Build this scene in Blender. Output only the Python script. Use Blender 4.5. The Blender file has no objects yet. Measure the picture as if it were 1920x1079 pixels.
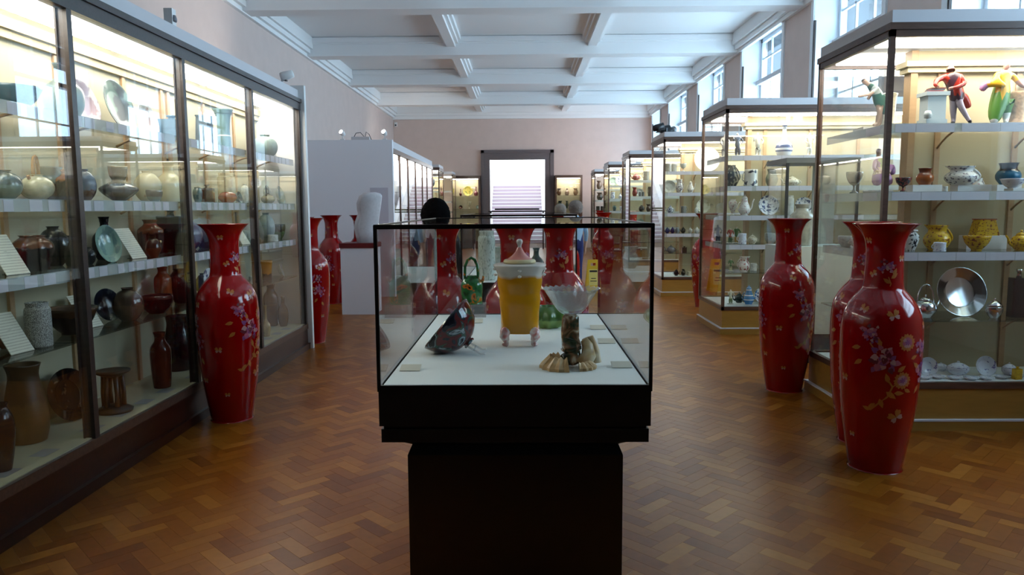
import bpy, bmesh, math, random
from mathutils import Vector, Matrix, Euler
random.seed(7)
PI = math.pi
scene = bpy.context.scene
COL = scene.collection

# ---------------------------------------------------------------- camera
F = 1375.0; EYE = 1.58; VPX, VPY = 980.0, 390.0
yaw = math.atan((VPX-960)/F); pitch = math.atan((539.5-VPY)/math.hypot(F, VPX-960)); roll = math.radians(0.35)
FW = Vector((-math.sin(yaw)*math.cos(pitch), math.cos(yaw)*math.cos(pitch), -math.sin(pitch)))
R0 = FW.cross(Vector((0, 0, 1))).normalized(); U0 = R0.cross(FW)
RT = R0*math.cos(roll)-U0*math.sin(roll); UP = U0*math.cos(roll)+R0*math.sin(roll)
CAMP = Vector((0, 0, EYE))
cd = bpy.data.cameras.new('camera'); cam = bpy.data.objects.new('camera', cd); COL.objects.link(cam)
cd.sensor_width = 36; cd.lens = 36*F/1920; cd.clip_start = 0.05; cd.clip_end = 200
cam.matrix_world = Matrix(((RT.x, UP.x, -FW.x, 0), (RT.y, UP.y, -FW.y, 0), (RT.z, UP.z, -FW.z, EYE), (0, 0, 0, 1)))
scene.camera = cam

# ---------------------------------------------------------------- world, exposure
SKY = 12.5
w = bpy.data.worlds.new('world'); scene.world = w; w.use_nodes = True
bg = w.node_tree.nodes['Background']; bg.inputs[0].default_value = (0.52, 0.77, 1.0, 1); bg.inputs[1].default_value = SKY
vs = scene.view_settings
vs.view_transform = 'Standard'; vs.look = 'None'; vs.gamma = 1; vs.exposure = 0.0; vs.use_curve_mapping = False
scene.display_settings.display_device = 'sRGB'
scene.cycles.transparent_max_bounces = 48
scene.cycles.max_bounces = 10
scene.cycles.sample_clamp_indirect = 6.0
LAMP = 18.0      # brightness of the light panels in the showcases

def ray(x, y): return FW+RT*((x-960)/F)-UP*((y-539.5)/F)
def onx(x, y, X): d = ray(x, y); return CAMP+d*(X/d.x)
def ony(x, y, Y): d = ray(x, y); return CAMP+d*(Y/d.y)
def onz(x, y, Z): d = ray(x, y); return CAMP+d*((Z-EYE)/d.z)
def rowof(p):
    q = Vector(p)-CAMP; return 539.5-F*q.dot(UP)/q.dot(FW)
def seat_x(cx, X, Z):
    y = 400
    for _ in range(3): p = onx(cx, y, X); y = rowof((X, p.y, Z))
    return p.y
def seat_y(cx, Y, Z):
    y = 400
    for _ in range(3): p = ony(cx, y, Y); y = rowof((p.x, Y, Z))
    return p.x
def mpp(p): return (Vector(p)-CAMP).dot(FW)/F      # metres per pixel at a point

# ---------------------------------------------------------------- mesh helpers
class MB:
    def __init__(s): s.v = []; s.f = []; s.m = []; s.sm = []
    def add(s, vs_, fs, mi=0, smooth=False):
        b = len(s.v); s.v += [tuple(v) for v in vs_]
        for f in fs: s.f.append(tuple(i+b for i in f)); s.m.append(mi); s.sm.append(smooth)
        return s
    def box(s, x0, x1, y0, y1, z0, z1, mi=0, mat=None):
        vs_ = [(x, y, z) for z in (z0, z1) for y in (y0, y1) for x in (x0, x1)]
        if mat: vs_ = [mat @ Vector(v) for v in vs_]
        return s.add(vs_, [(0, 2, 3, 1), (4, 5, 7, 6), (0, 1, 5, 4), (2, 6, 7, 3), (0, 4, 6, 2), (1, 3, 7, 5)], mi)
    def lathe(s, prof, n=28, mi=0, mat=None, sx=1, sy=1, lobes=0, lamp=0, smooth=True):
        vs_ = []; fs = []; rows = []
        for r, z in prof:
            if r < 1e-6: rows.append([len(vs_)]); vs_.append((0, 0, z))
            else:
                rows.append(list(range(len(vs_), len(vs_)+n)))
                for i in range(n):
                    a = 2*PI*i/n; q = r*(1+lamp*math.cos(lobes*a)) if lobes else r
                    vs_.append((q*math.cos(a)*sx, q*math.sin(a)*sy, z))
        for A, B in zip(rows, rows[1:]):
            if len(A) == 1 and len(B) == 1: continue
            for i in range(n):
                j = (i+1) % n
                if len(A) == 1: fs.append((A[0], B[j], B[i]))
                elif len(B) == 1: fs.append((A[i], A[j], B[0]))
                else: fs.append((A[i], A[j], B[j], B[i]))
        if mat: vs_ = [mat @ Vector(v) for v in vs_]
        return s.add(vs_, fs, mi, smooth)
    def tube(s, pts, rad, n=10, mi=0, smooth=True, flat=1.0):
        pts = [Vector(p) for p in pts]; vs_ = []; fs = []; k = len(pts)
        if not hasattr(rad, '__len__'): rad = [rad]*k
        up = Vector((0, 0, 1)); prev = None
        for i, p in enumerate(pts):
            t = (pts[min(i+1, k-1)]-pts[max(i-1, 0)]).normalized()
            if prev is None:
                a = t.cross(up)
                if a.length < .1: a = t.cross(Vector((1, 0, 0)))
            else: a = prev-t*prev.dot(t)
            a.normalize(); b = t.cross(a); prev = a
            for j in range(n):
                th = 2*PI*j/n; vs_.append(p+a*math.cos(th)*rad[i]+b*math.sin(th)*rad[i]*flat)
        for i in range(k-1):
            for j in range(n):
                q = (j+1) % n; fs.append((i*n+j, i*n+q, (i+1)*n+q, (i+1)*n+j))
        fs.append(tuple(range(n-1, -1, -1))); fs.append(tuple(range((k-1)*n, k*n)))
        return s.add(vs_, fs, mi, smooth)
    def prism(s, poly, d0, d1, axis='y', mi=0, mat=None):
        n = len(poly)
        mk = {'y': lambda a, b, d: (a, d, b), 'x': lambda a, b, d: (d, a, b), 'z': lambda a, b, d: (a, b, d)}[axis]
        vs_ = [mk(a, b, d0) for a, b in poly]+[mk(a, b, d1) for a, b in poly]
        fs = [tuple(range(n)), tuple(range(2*n-1, n-1, -1))]+[(i, i+n, (i+1) % n+n, (i+1) % n) for i in range(n)]
        if mat: vs_ = [mat @ Vector(v) for v in vs_]
        return s.add(vs_, fs, mi)
    def mesh(s, name='mesh', fix=True):
        me = bpy.data.meshes.new(name); me.from_pydata(s.v, [], s.f)
        me.polygons.foreach_set('material_index', s.m); me.polygons.foreach_set('use_smooth', s.sm)
        if fix:
            bm = bmesh.new(); bm.from_mesh(me); bmesh.ops.recalc_face_normals(bm, faces=bm.faces); bm.to_mesh(me); bm.free()
        me.update(); return me

def link(name, me, mats, parent=None, loc=None, rotz=0):
    o = bpy.data.objects.new(name, me); COL.objects.link(o)
    if me is not None and mats is not None:
        if not isinstance(mats, (list, tuple)): mats = [mats]
        if len(me.materials) == 0:
            for m in mats: me.materials.append(m)
    if parent: o.parent = parent
    if loc is not None: o.location = loc
    if rotz: o.rotation_euler = (0, 0, rotz)
    return o
def part(name, mb, mats, parent, loc=None, rotz=0, label=None):
    o = link(name, mb.mesh(name) if isinstance(mb, MB) else mb, mats, parent, loc, rotz)
    if label: o['label'] = label
    return o
def tag(o, label, cat, group=None):
    o['label'] = label; o['category'] = cat
    if group: o['group'] = group
    return o
def thing(name, label, cat, loc=(0, 0, 0), rotz=0, group=None):
    o = bpy.data.objects.new(name, None); COL.objects.link(o); o.location = loc; o.rotation_euler = (0, 0, rotz)
    o.empty_display_size = .1
    return tag(o, label, cat, group)
def struct(name, mb, mats, parent=None):
    o = link(name, mb.mesh(name) if isinstance(mb, MB) else mb, mats, parent)
    if parent is None: o['kind'] = 'structure'
    return o
def smoothp(P, k=3):
    out = []
    n = len(P)
    for i in range(n-1):
        p0 = P[max(i-1, 0)]; p1 = P[i]; p2 = P[i+1]; p3 = P[min(i+2, n-1)]
        for j in range(k):
            t = j/k
            c = lambda a, b, c_, d: .5*((2*b)+(-a+c_)*t+(2*a-5*b+4*c_-d)*t*t+(-a+3*b-3*c_+d)*t**3)
            v = [c(p0[q], p1[q], p2[q], p3[q]) for q in range(len(p1))]
            if len(v) == 2: v = [max(0, v[0]), min(max(v[1], min(p1[1], p2[1])), max(p1[1], p2[1]))]
            out.append(tuple(v))
    out.append(P[-1]); return out

# ---------------------------------------------------------------- materials
MC = {}
def bsdf(name):
    m = bpy.data.materials.new(name); m.use_nodes = True
    return m, m.node_tree, m.node_tree.nodes['Principled BSDF']
def lin(c): return tuple(((x/255)/12.92 if x/255 <= .04045 else ((x/255+.055)/1.055)**2.4) for x in c)+(1,)
def plain(name, rgb, rough=.5, metal=0, noise=0, scale=20, coat=0, spec=.5):
    if name in MC: return MC[name]
    m, nt, b = bsdf(name); c = lin(rgb)
    b.inputs['Base Color'].default_value = c; b.inputs['Roughness'].default_value = rough; b.inputs['Metallic'].default_value = metal
    b.inputs['Coat Weight'].default_value = coat; b.inputs['Specular IOR Level'].default_value = spec
    if noise:
        n = nt.nodes.new('ShaderNodeTexNoise'); n.inputs['Scale'].default_value = scale; n.inputs['Detail'].default_value = 6
        tc = nt.nodes.new('ShaderNodeTexCoord'); nt.links.new(tc.outputs['Object'], n.inputs['Vector'])
        r = nt.nodes.new('ShaderNodeValToRGB'); e = r.color_ramp.elements
        e[0].position = .3; e[1].position = .7
        e[0].color = tuple(x*(1-noise) for x in c[:3])+(1,); e[1].color = tuple(min(1, x*(1+noise)) for x in c[:3])+(1,)
        nt.links.new(n.outputs[0], r.inputs[0]); nt.links.new(r.outputs[0], b.inputs['Base Color'])
    MC[name] = m; return m
def glaze(c1, c2=None, split=.55, rough=.12, blot=0, bscale=5, name=None):
    """glazed ceramic: c1 body; c2 above `split` of its height (soft wavy edge), or blotches of c2 when blot>0"""
    key = ('g', c1, c2, split, rough, blot, bscale)
    if key in MC: return MC[key]
    m, nt, b = bsdf(name or 'glaze'); N = nt.nodes.new; L = nt.links.new
    b.inputs['Roughness'].default_value = rough
    tc = N('ShaderNodeTexCoord'); no = N('ShaderNodeTexNoise'); no.inputs['Scale'].default_value = bscale; no.inputs['Detail'].default_value = 4
    L(tc.outputs['Generated'], no.inputs['Vector'])
    mix = N('ShaderNodeMix'); mix.data_type = 'RGBA'; mix.inputs['A'].default_value = lin(c1); mix.inputs['B'].default_value = lin(c2 or tuple(int(v*.8) for v in c1))
    mr = N('ShaderNodeMapRange')
    if c2 is None:
        L(no.outputs[0], mr.inputs[0]); mr.inputs[1].default_value = .35; mr.inputs[2].default_value = .75
    elif blot:
        L(no.outputs[0], mr.inputs[0]); mr.inputs[1].default_value = 1-blot-.03; mr.inputs[2].default_value = 1-blot+.03
    else:
        sp = N('ShaderNodeSeparateXYZ'); L(tc.outputs['Generated'], sp.inputs[0])
        ma = N('ShaderNodeMath'); ma.operation = 'MULTIPLY_ADD'; L(no.outputs[0], ma.inputs[0]); ma.inputs[1].default_value = .22; L(sp.outputs[2], ma.inputs[2])
        L(ma.outputs[0], mr.inputs[0]); mr.inputs[1].default_value = split+.09; mr.inputs[2].default_value = split+.14
    L(mr.outputs[0], mix.inputs['Factor']); L(mix.outputs['Result'], b.inputs['Base Color'])
    MC[key] = m; return m
def banded(c1, bands, rough=.2):
    """c1 with (z0,z1,colour) bands of the height"""
    key = ('b', c1, tuple(bands))
    if key in MC: return MC[key]
    m, nt, b = bsdf('banded_glaze'); N = nt.nodes.new; L = nt.links.new; b.inputs['Roughness'].default_value = rough
    tc = N('ShaderNodeTexCoord'); sp = N('ShaderNodeSeparateXYZ'); L(tc.outputs['Generated'], sp.inputs[0])
    r = N('ShaderNodeValToRGB'); r.color_ramp.interpolation = 'CONSTANT'; L(sp.outputs[2], r.inputs[0])
    e = r.color_ramp.elements; e[0].color = lin(c1); e.remove(e[1])
    for z0, z1, c in bands:
        x = e.new(z0); x.color = lin(c); x = e.new(z1); x.color = lin(c1)
    L(r.outputs[0], b.inputs['Base Color']); MC[key] = m; return m
def emis(name, rgb, s):
    m = bpy.data.materials.new(name); m.use_nodes = True; nt = m.node_tree; nt.nodes.clear()
    e = nt.nodes.new('ShaderNodeEmission'); o = nt.nodes.new('ShaderNodeOutputMaterial'); e.inputs[0].default_value = lin(rgb); e.inputs[1].default_value = s
    nt.links.new(e.outputs[0], o.inputs[0]); return m
def paneglass(name, tint=(1, 1, 1), rough=0.0, frost=0.0):
    m = bpy.data.materials.new(name); m.use_nodes = True; nt = m.node_tree; nt.nodes.clear(); N = nt.nodes.new; L = nt.links.new
    o = N('ShaderNodeOutputMaterial'); t = N('ShaderNodeBsdfTransparent'); t.inputs[0].default_value = tint+(1,)
    g = N('ShaderNodeBsdfGlossy'); g.inputs['Roughness'].default_value = rough
    fr = N('ShaderNodeFresnel'); geo = N('ShaderNodeNewGeometry'); mr = N('ShaderNodeMapRange')
    L(geo.outputs['Backfacing'], mr.inputs[0]); mr.inputs[3].default_value = 1.5; mr.inputs[4].default_value = 1/1.5
    L(mr.outputs[0], fr.inputs[0]); mx = N('ShaderNodeMixShader'); L(fr.outputs[0], mx.inputs[0])
    src = t
    if frost:
        d = N('ShaderNodeBsdfDiffuse'); d.inputs[0].default_value = (.75, .8, .78, 1); m2 = N('ShaderNodeMixShader'); m2.inputs[0].default_value = frost
        L(t.outputs[0], m2.inputs[1]); L(d.outputs[0], m2.inputs[2]); src = m2
    L(src.outputs[0], mx.inputs[1]); L(g.outputs[0], mx.inputs[2]); L(mx.outputs[0], o.inputs[0]); return m
def wood(name, rgb, rough=.35, dark=.6, sc=(2, 14, 14)):
    m, nt, b = bsdf(name); N = nt.nodes.new; L = nt.links.new
    tc = N('ShaderNodeTexCoord'); mp = N('ShaderNodeMapping'); mp.inputs['Scale'].default_value = sc
    no = N('ShaderNodeTexNoise'); no.inputs['Scale'].default_value = 3; no.inputs['Detail'].default_value = 8
    r = N('ShaderNodeValToRGB'); c = lin(rgb); e = r.color_ramp.elements
    e[0].position = .3; e[1].position = .7; e[0].color = tuple(x*dark for x in c[:3])+(1,); e[1].color = c
    L(tc.outputs['Object'], mp.inputs[0]); L(mp.outputs[0], no.inputs['Vector']); L(no.outputs[0], r.inputs[0]); L(r.outputs[0], b.inputs['Base Color'])
    b.inputs['Roughness'].default_value = rough; return m

M_CEIL = plain('ceiling_white', (232, 232, 232), .8)
M_PINK = plain('pink_plaster', (206, 186, 178), .85, noise=.03, scale=3)
M_WHITE = plain('white_paint', (226, 226, 226), .6)
M_PANEL = plain('white_partition_paint', (228, 229, 236), .7)
M_DARKWALL = plain('rear_wall_paint', (60, 55, 52), .9)
M_FRAME = wood('brown_metal_frame', (92, 66, 54), .3)
M_STILE = wood('dark_bronze_stile', (58, 46, 44), .32)
M_MAHOG = wood('mahogany', (60, 24, 12), .3)
M_OAKBASE = wood('oak_base', (160, 118, 52), .35, .85)
M_EBONY = wood('ebonised_wood', (16, 12, 11), .35)
M_GREYCORN = plain('grey_cornice', (200, 198, 202), .6)
M_CREAM = plain('cream_backing', (170, 164, 140), .8)
M_CREAM2 = plain('warm_cream_backing', (174, 162, 132), .8)
M_UPR = wood('pale_upright', (170, 138, 100), .5, .85)
M_UPRD = plain('dark_upright', (50, 36, 30), .5)
M_GLASS = paneglass('case_glass', (.985, .993, .988))
M_SHELF = paneglass('glass_shelf', (.76, .79, .77))
M_RAIL = paneglass('label_rail_acrylic', (.95, .96, .97), frost=.42)
M_LABEL = plain('label_card', (196, 194, 200), .7)
M_LAMP = emis('light_panel', (255, 249, 236), LAMP)
M_DECK = plain('white_deck', (226, 230, 228), .6)
M_RED = plain('red_glaze', (138, 2, 5), .09, spec=.55)
M_GOLD = plain('gold_paint', (172, 104, 44), .35, .2)
M_PINKP = plain('pink_paint', (164, 84, 104), .3)
M_PURP = plain('purple_paint', (122, 62, 112), .3)
M_SILVER = plain('silver', (214, 216, 218), .12, 1.0)
M_BLACK = plain('black_plastic', (20, 20, 22), .4)
M_TOE = plain('dark_green_toe', (28, 36, 40), .6)
def floor_mat(name, island):
    m, nt, b = bsdf(name); N = nt.nodes.new; L = nt.links.new
    if island: src = N('ShaderNodeNewGeometry').outputs['Random Per Island']
    else: src = N('ShaderNodeObjectInfo').outputs['Random']
    r = N('ShaderNodeValToRGB'); L(src, r.inputs[0]); e = r.color_ramp.elements
    cols = [(0, (112, 58, 8)), (.2, (126, 68, 12)), (.5, (134, 77, 17)), (.8, (143, 86, 23)), (1, (160, 103, 36))]
    e[0].color = lin(cols[0][1]); e[1].color = lin(cols[-1][1])
    for p, c in cols[1:-1]: x = e.new(p); x.color = lin(c)
    geo = N('ShaderNodeNewGeometry'); no = N('ShaderNodeTexNoise'); no.inputs['Scale'].default_value = 22; no.inputs['Detail'].default_value = 5
    L(geo.outputs['Position'], no.inputs['Vector'])
    mx = N('ShaderNodeMix'); mx.data_type = 'RGBA'; mx.blend_type = 'MULTIPLY'; mx.inputs['Factor'].default_value = .35
    L(r.outputs[0], mx.inputs['A']); L(no.outputs[0], mx.inputs['B']); L(mx.outputs['Result'], b.inputs['Base Color'])
    b.inputs['Roughness'].default_value = .32; b.inputs['Specular IOR Level'].default_value = .22
    return m
M_BLOCK = floor_mat('parquet_oak', False); M_BLOCKS = floor_mat('parquet_oak_field', True)

# ================================================================ THE ROOM
XW, YB, YE, ZB, ZC = 5.0, -2.5, 29.0, 5.08, 5.5
floor = struct('floor', MB().box(-XW-.3, XW+.6, YB-.3, 45, -.2, -.006), plain('floor_joint', (70, 38, 16), .8))
# herringbone parquet: blocks 228 x 76 mm, columns run down the room
BW = .076; NB = 3; GAP = .0003
def blockmesh():
    mb = MB(); hl = NB*BW/2-GAP; hw = BW/2-GAP; c = .0006
    vs_ = [(-hl, -hw, -.01), (hl, -hw, -.01), (hl, hw, -.01), (-hl, hw, -.01), (-hl, -hw, -c), (hl, -hw, -c), (hl, hw, -c), (-hl, hw, -c),
           (-hl+c, -hw+c, 0), (hl-c, -hw+c, 0), (hl-c, hw-c, 0), (-hl+c, hw-c, 0)]
    fs = [(8, 9, 10, 11)]+[(i, (i+1) % 4, 4+(i+1) % 4, 4+i) for i in range(4)]+[(4+i, 4+(i+1) % 4, 8+(i+1) % 4, 8+i) for i in range(4)]
    mb.add(vs_, fs); return mb
blocks = []
c45 = math.cos(PI/4)
for j in range(-60, 620):
    for m in range(-80, 80):
        for hv in (0, 1):
            if hv == 0: u, v = j+2*NB*m+NB/2, j+.5
            else: u, v = j+NB+2*NB*m+.5, j+1-NB+NB/2
            x = (u-v)*BW*c45; y = (u+v)*BW*c45
            if -XW < x < XW+.35 and 1.6 < y < YE and not (x > XW and y > 28): blocks.append((x, y, (-PI/4 if hv == 0 else PI/4)+PI/2))
bmk = blockmesh()
def vis(b):
    p = Vector((b[0], b[1], 0)); q = p-CAMP; z = q.dot(FW)
    X = 960+F*q.dot(RT)/z; Y = 539.5-F*q.dot(UP)/z
    if not (0 < X < 1920 and Y < 1085): return False
    if 755 < X < 1182 or (b[0] < -2.4): return False
    return True
blocks.sort(key=lambda b: (not vis(b), b[1]))
bme = bmk.mesh('parquet_block', fix=False); bme.materials.append(M_BLOCK)
for x, y, a in blocks[:300]:
    o = bpy.data.objects.new('parquet_block', bme); COL.objects.link(o); o.parent = floor; o.location = (x, y, 0); o.rotation_euler = (0, 0, a)
fv = []; ff = []
for x, y, a in blocks[300:]:
    ca, sa = math.cos(a), math.sin(a); b0 = len(fv)
    fv += [(x+p[0]*ca-p[1]*sa, y+p[0]*sa+p[1]*ca, p[2]) for p in bmk.v]; ff += [tuple(i+b0 for i in f) for f in bmk.f]
pm = bpy.data.meshes.new('parquet_field'); pm.from_pydata(fv, [], ff); pm.materials.append(M_BLOCKS)
pf = bpy.data.objects.new('parquet_blocks', pm); COL.objects.link(pf); pf.parent = floor; pf['kind'] = 'stuff'

# walls
DX0, DX1, DZ = -1.27, .90, 3.46        # doorway in the end wall
struct('wall_left', MB().box(-XW-.3, -XW, YB, YE+.3, -.1, 6), M_PINK)
struct('wall_end', MB().box(-XW-.3, DX0, YE, YE+.35, -.1, 6).box(DX1, XW+.6, YE, YE+.35, -.1, 6).box(DX0, DX1, YE, YE+.35, DZ, 6), M_PINK)
struct('wall_rear', MB().box(-XW-.3, XW+.6, YB-.3, YB, -.1, 6), M_DARKWALL)
PIERS = [(.8-4.1, .8-2.6+.0), (.8, 2.3), (4.9, 6.42), (8.97, 10.53), (13.0, 14.5), (17.1, 18.62), (21.27, 22.7), (25.45, 27.0)]
SILL, HEAD = 1.95, 5.32
wr = MB()
pw = [(YB, 2.3)]+PIERS[2:]+[(28.6, YE)]
for a, b in pw: wr.box(XW, XW+.55, a, b, -.1, 6)
for (a, b), (c, d) in zip(pw, pw[1:]):
    wr.box(XW+.1, XW+.55, b, c, -.1, SILL); wr.box(XW, XW+.55, b, c, HEAD, 6)
struct('wall_right', wr, M_PINK)
# windows between the piers
M_WFR = plain('window_frame_white', (225, 232, 240), .45)
M_REV = plain('window_reveal_white', (228, 232, 236), .6)
nw = 0
for (a, b), (c, d) in zip(pw, pw[1:]):
    if c-b < .5: continue
    nw += 1; y0, y1 = b, c; W = y1-y0
    win = bpy.data.objects.new('window_%d' % nw, None); COL.objects.link(win); win['kind'] = 'structure'; win.location = (XW+.45, (y0+y1)/2, SILL)
    def wp(name, mb, mat):
        for i, v in enumerate(mb.v): mb.v[i] = (v[0]-XW-.45, v[1]-(y0+y1)/2, v[2]-SILL)
        return part(name, mb, mat, win)
    wp('reveal', MB().box(XW-.012, XW+.5, y0, y0+.025, SILL, HEAD).box(XW-.012, XW+.5, y1-.025, y1, SILL, HEAD).box(XW-.012, XW+.5, y0, y1, HEAD-.02, HEAD), M_REV)
    wp('architrave', MB().box(XW-.03, XW+.02, y0-.09, y0+.02, 0.6, ZB).box(XW-.03, XW+.02, y1-.02, y1+.09, .6, ZB), M_REV)
    wp('window_sill', MB().box(XW-.06, XW+.5, y0, y1, SILL-.04, SILL), M_REV)
    wp('window_frame', MB().box(XW+.40, XW+.48, y0+.02, y0+.10, SILL, HEAD).box(XW+.40, XW+.48, y1-.10, y1-.02, SILL, HEAD).box(XW+.4, XW+.48, y0, y1, SILL, SILL+.08).box(XW+.4, XW+.48, y0, y1, HEAD-.1, HEAD), M_WFR)
    wp('transom', MB().box(XW+.30, XW+.5, y0+.02, y1-.02, 4.30, 4.39), M_GREYCORN)
    zs = [SILL+.08, 2.75, 3.5, 4.30]; zs2 = [4.39, 4.86, HEAD-.1]
    gb = MB()
    for k in (1, 2, 3): yk = y0+W*k/4; gb.box(XW+.42, XW+.46, yk-.018, yk+.018, SILL, HEAD)
    for z in zs[1:-1]+[4.86]: gb.box(XW+.42, XW+.46, y0+.05, y1-.05, z-.018, z+.018)
    wp('glazing_bars', gb, M_WFR)
    for k in range(4):
        for (za, zb) in list(zip(zs, zs[1:]))+list(zip(zs2, zs2[1:])):
            wp('pane', MB().box(XW+.437, XW+.443, max(y0+.1, y0+W*k/4+.018), min(y1-.1, y0+W*(k+1)/4-.018), za+.018, zb-.018), M_GLASS)
    wp('blind_channel', MB().box(XW-.02, XW+.012, y1-.055, y1-.02, SILL, 4.72), M_UPRD)
    ld = bpy.data.lights.new('window_portal', 'AREA'); ld.shape = 'RECTANGLE'; ld.size = W; ld.size_y = HEAD-SILL; ld.cycles.is_portal = True
    lo = bpy.data.objects.new('window_portal', ld); COL.objects.link(lo); lo.location = (XW+.56, (y0+y1)/2, (SILL+HEAD)/2)
    lo.rotation_euler = Matrix(((0, 0, 1), (-1, 0, 0), (0, -1, 0))).to_euler()
# eaves outside shading the upper panes
struct('trim_1', MB().box(XW+.56, XW+1.55, YB, YE, 5.05, 5.3), plain('eaves_soffit', (40, 46, 52), .8))
# ceiling slab, beams, cornices
struct('ceiling', MB().box(-XW-.3, XW+.6, YB-.3, YE+.35, ZC, ZC+.3), M_CEIL)
nt_ = 1
def trim(mb, mat=None):
    global nt_
    nt_ += 1; return struct('trim_%d' % nt_, mb, mat or M_CEIL)
BEAMS = [1.3, 5.4, 9.45, 13.35, 17.3, 21.3, 25.4]
for yb in BEAMS:
    mb = MB()
    mb.box(-XW, XW, yb, yb+.42, ZB, ZC)
    for k, (dy, dz) in enumerate(((.035, .06), (.07, .03))):
        mb.box(-XW, XW, yb-dy, yb, ZC-.10-dz, ZC-.02*k); mb.box(-XW, XW, yb+.42, yb+.42+dy, ZC-.10-dz, ZC-.02*k)
    trim(mb)
for xb in (-1.62, 1.62):
    mb = MB()
    for w2, z0 in ((.23, ZC-.10), (.17, ZC-.17), (.10, ZC-.24)): mb.box(xb-w2, xb+w2, YB, YE, z0, ZC)
    trim(mb)
for sx in (-1, 1):
    mb = MB()
    for d, z0 in ((.20, ZB+.16), (.14, ZB+.06), (.07, ZB-.02)):
        mb.box(min(sx*XW, sx*(XW-d)), max(sx*XW, sx*(XW-d)), YB, YE, z0, ZC)
    trim(mb)
mb = MB()
for d, z0 in ((.26, ZB+.16), (.18, ZB+.06), (.09, ZB-.06)): mb.box(-XW, XW, YE-d, YE, z0, ZC)
trim(mb)
# door surround in the end wall and the staircase hall behind it
M_DOORFR = wood('grey_brown_door_surround', (104, 94, 96), .45, .85)
dz2 = 3.78
struct('door_1', MB().box(-1.57, DX0, YE-.10, YE+.36, 0, dz2).box(DX1, 1.21, YE-.10, YE+.36, 0, dz2).box(DX0, DX1, YE-.10, YE+.36, DZ, dz2)
       .box(-1.60, DX0-.2, YE-.14, YE-.1, 0, dz2+.04).box(DX1+.2, 1.24, YE-.14, YE-.1, 0, dz2+.04).box(-1.6, 1.24, YE-.14, YE-.1, dz2-.08, dz2+.04), M_DOORFR)
M_HALL = plain('hall_white_plaster', (232, 232, 235), .8)
struct('wall_hall', MB().box(-2.6, -2.3, YE+.35, 42, -.1, 8).box(1.75, 2.05, YE+.35, 42, -.1, 8).box(-2.6, 2.05, 41.8, 42, 0, 3.3).box(-2.6, 2.05, YE+.3, 42, 8, 8.2), M_HALL)
stairs = thing('staircase', 'wide pale stone stairs rising behind the doorway in bright light', 'staircase', (-.26, 33, 0))
for k in range(16):
    st_ = part('step', MB().box(-1.2, 1.2, .3*k, .3*16, .17*k, .17*(k+1)-.04), plain('pink_grey_riser', (188, 168, 176), .6), stairs)
    part('tread', MB().box(-1.22, 1.22, .3*k-.03, .3*(k+1)+.02, .17*(k+1)-.04, .17*(k+1)), plain('white_tread', (240, 240, 242), .5), st_)
for s in (-1, 1):
    part('balustrade_wall', MB().prism([(-.2, 0), (-.2, .95), (4.8, 3.7), (4.8, 0)], s*1.2, s*1.42, 'x'), M_HALL, stairs)
    part('post', MB().box(s*1.31-.03, s*1.31+.03, -.32, -.26, 0, 1.65), M_BLACK, stairs)
part('top_landing', MB().box(-2.0, 2.0, 4.8, 8.75, 0, 2.72), M_HALL, stairs)
hw = bpy.data.objects.new('window_9', None); COL.objects.link(hw); hw['kind'] = 'structure'; hw.location = (-.27, 41.75, 3.3)
part('pane', MB().box(-2.0, 2.0, -.02, .02, 0, 4.5), emis('bright_daylight_window', (250, 253, 255), 7.0), hw)
part('window_frame', MB().box(-2.05, 2.05, -.06, -.03, -.1, 0).box(-2.05, 2.05, -.06, -.03, 4.5, 4.6), M_WFR, hw)
lt = bpy.data.objects.new('window_10', None); COL.objects.link(lt); lt['kind'] = 'structure'; lt.location = (-.27, 36, 7.9)
part('pane', MB().box(-1.6, 1.6, -3.5, 3.5, 0, .03), emis('roof_light_pane', (250, 253, 255), 5.5), lt)
brr = thing('barrier_rail', 'dark metal barrier rail standing across the bright doorway', 'barrier', (-.2, 28.2, 0))
part('rail', MB().box(-1.1, 1.1, -.025, .025, 1.42, 1.47).box(-.85, .85, -.02, .02, 1.5, 1.56), M_BLACK, brr)
for s in (-1, 1): part('post', MB().box(s*1.0-.025, s*1.0+.025, -.025, .025, 0, 1.47), M_BLACK, brr)

# ================================================================ SHOWCASES
def cards_on(shelf, spans, lo, hi, z0, z1, axis, coord, th, rnd):
    """label cards clipped to a shelf's front edge: sub-parts of the shelf"""
    for a, b in spans:
        if axis == 'y': mb = MB().box(coord, coord+th, a, b, z0, z1)
        else: mb = MB().box(a, b, coord, coord+th, z0, z1)
        part('shelf_label', mb, M_LABEL, shelf)

# ---- long wall showcase on the left
LX = -2.45; LBK = -2.93; LSH = [.29, .84, 1.25, 1.64, 2.12]; LTOP = 2.68
POSTS = [1.36, 2.71, 4.053, 5.396, 6.755, 8.168]
row = thing('long_showcase', 'long dark-framed lit showcase filled with studio pottery along the left', 'showcase', (LX, 4.8, 0))
def lp(name, mb, mat, parent=row, label=None):
    off = Vector((LX, 4.8, 0)); mb.v = [tuple(Vector(v)-off) for v in mb.v]
    return part(name, mb, mat, parent, label=label)
ya, yb = 1.3, 8.2
lp('carcass', MB().box(-3.9, LBK-.03, ya, yb, 0, 2.78), M_PANEL)
lp('back_panel', MB().box(LBK-.03, LBK, ya, yb, .27, LTOP+.03), M_CREAM)
lp('base_panel', MB().box(LBK-.03, LX+.005, ya, yb, .06, .25), M_MAHOG)
lp('plinth', MB().box(LBK-.03, LX+.03, ya, yb, 0, .06).box(LBK, LX+.036, ya, yb, .06, .068), M_MAHOG)
lp('bottom_rail', MB().box(LX-.05, LX+.015, ya, yb, .23, .285), M_FRAME)
lp('top_rail', MB().box(LX-.05, LX+.015, ya, yb, 2.66, 2.74).box(LX-.05, LX+.03, ya, yb, 2.74, 2.78), M_STILE)
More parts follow.
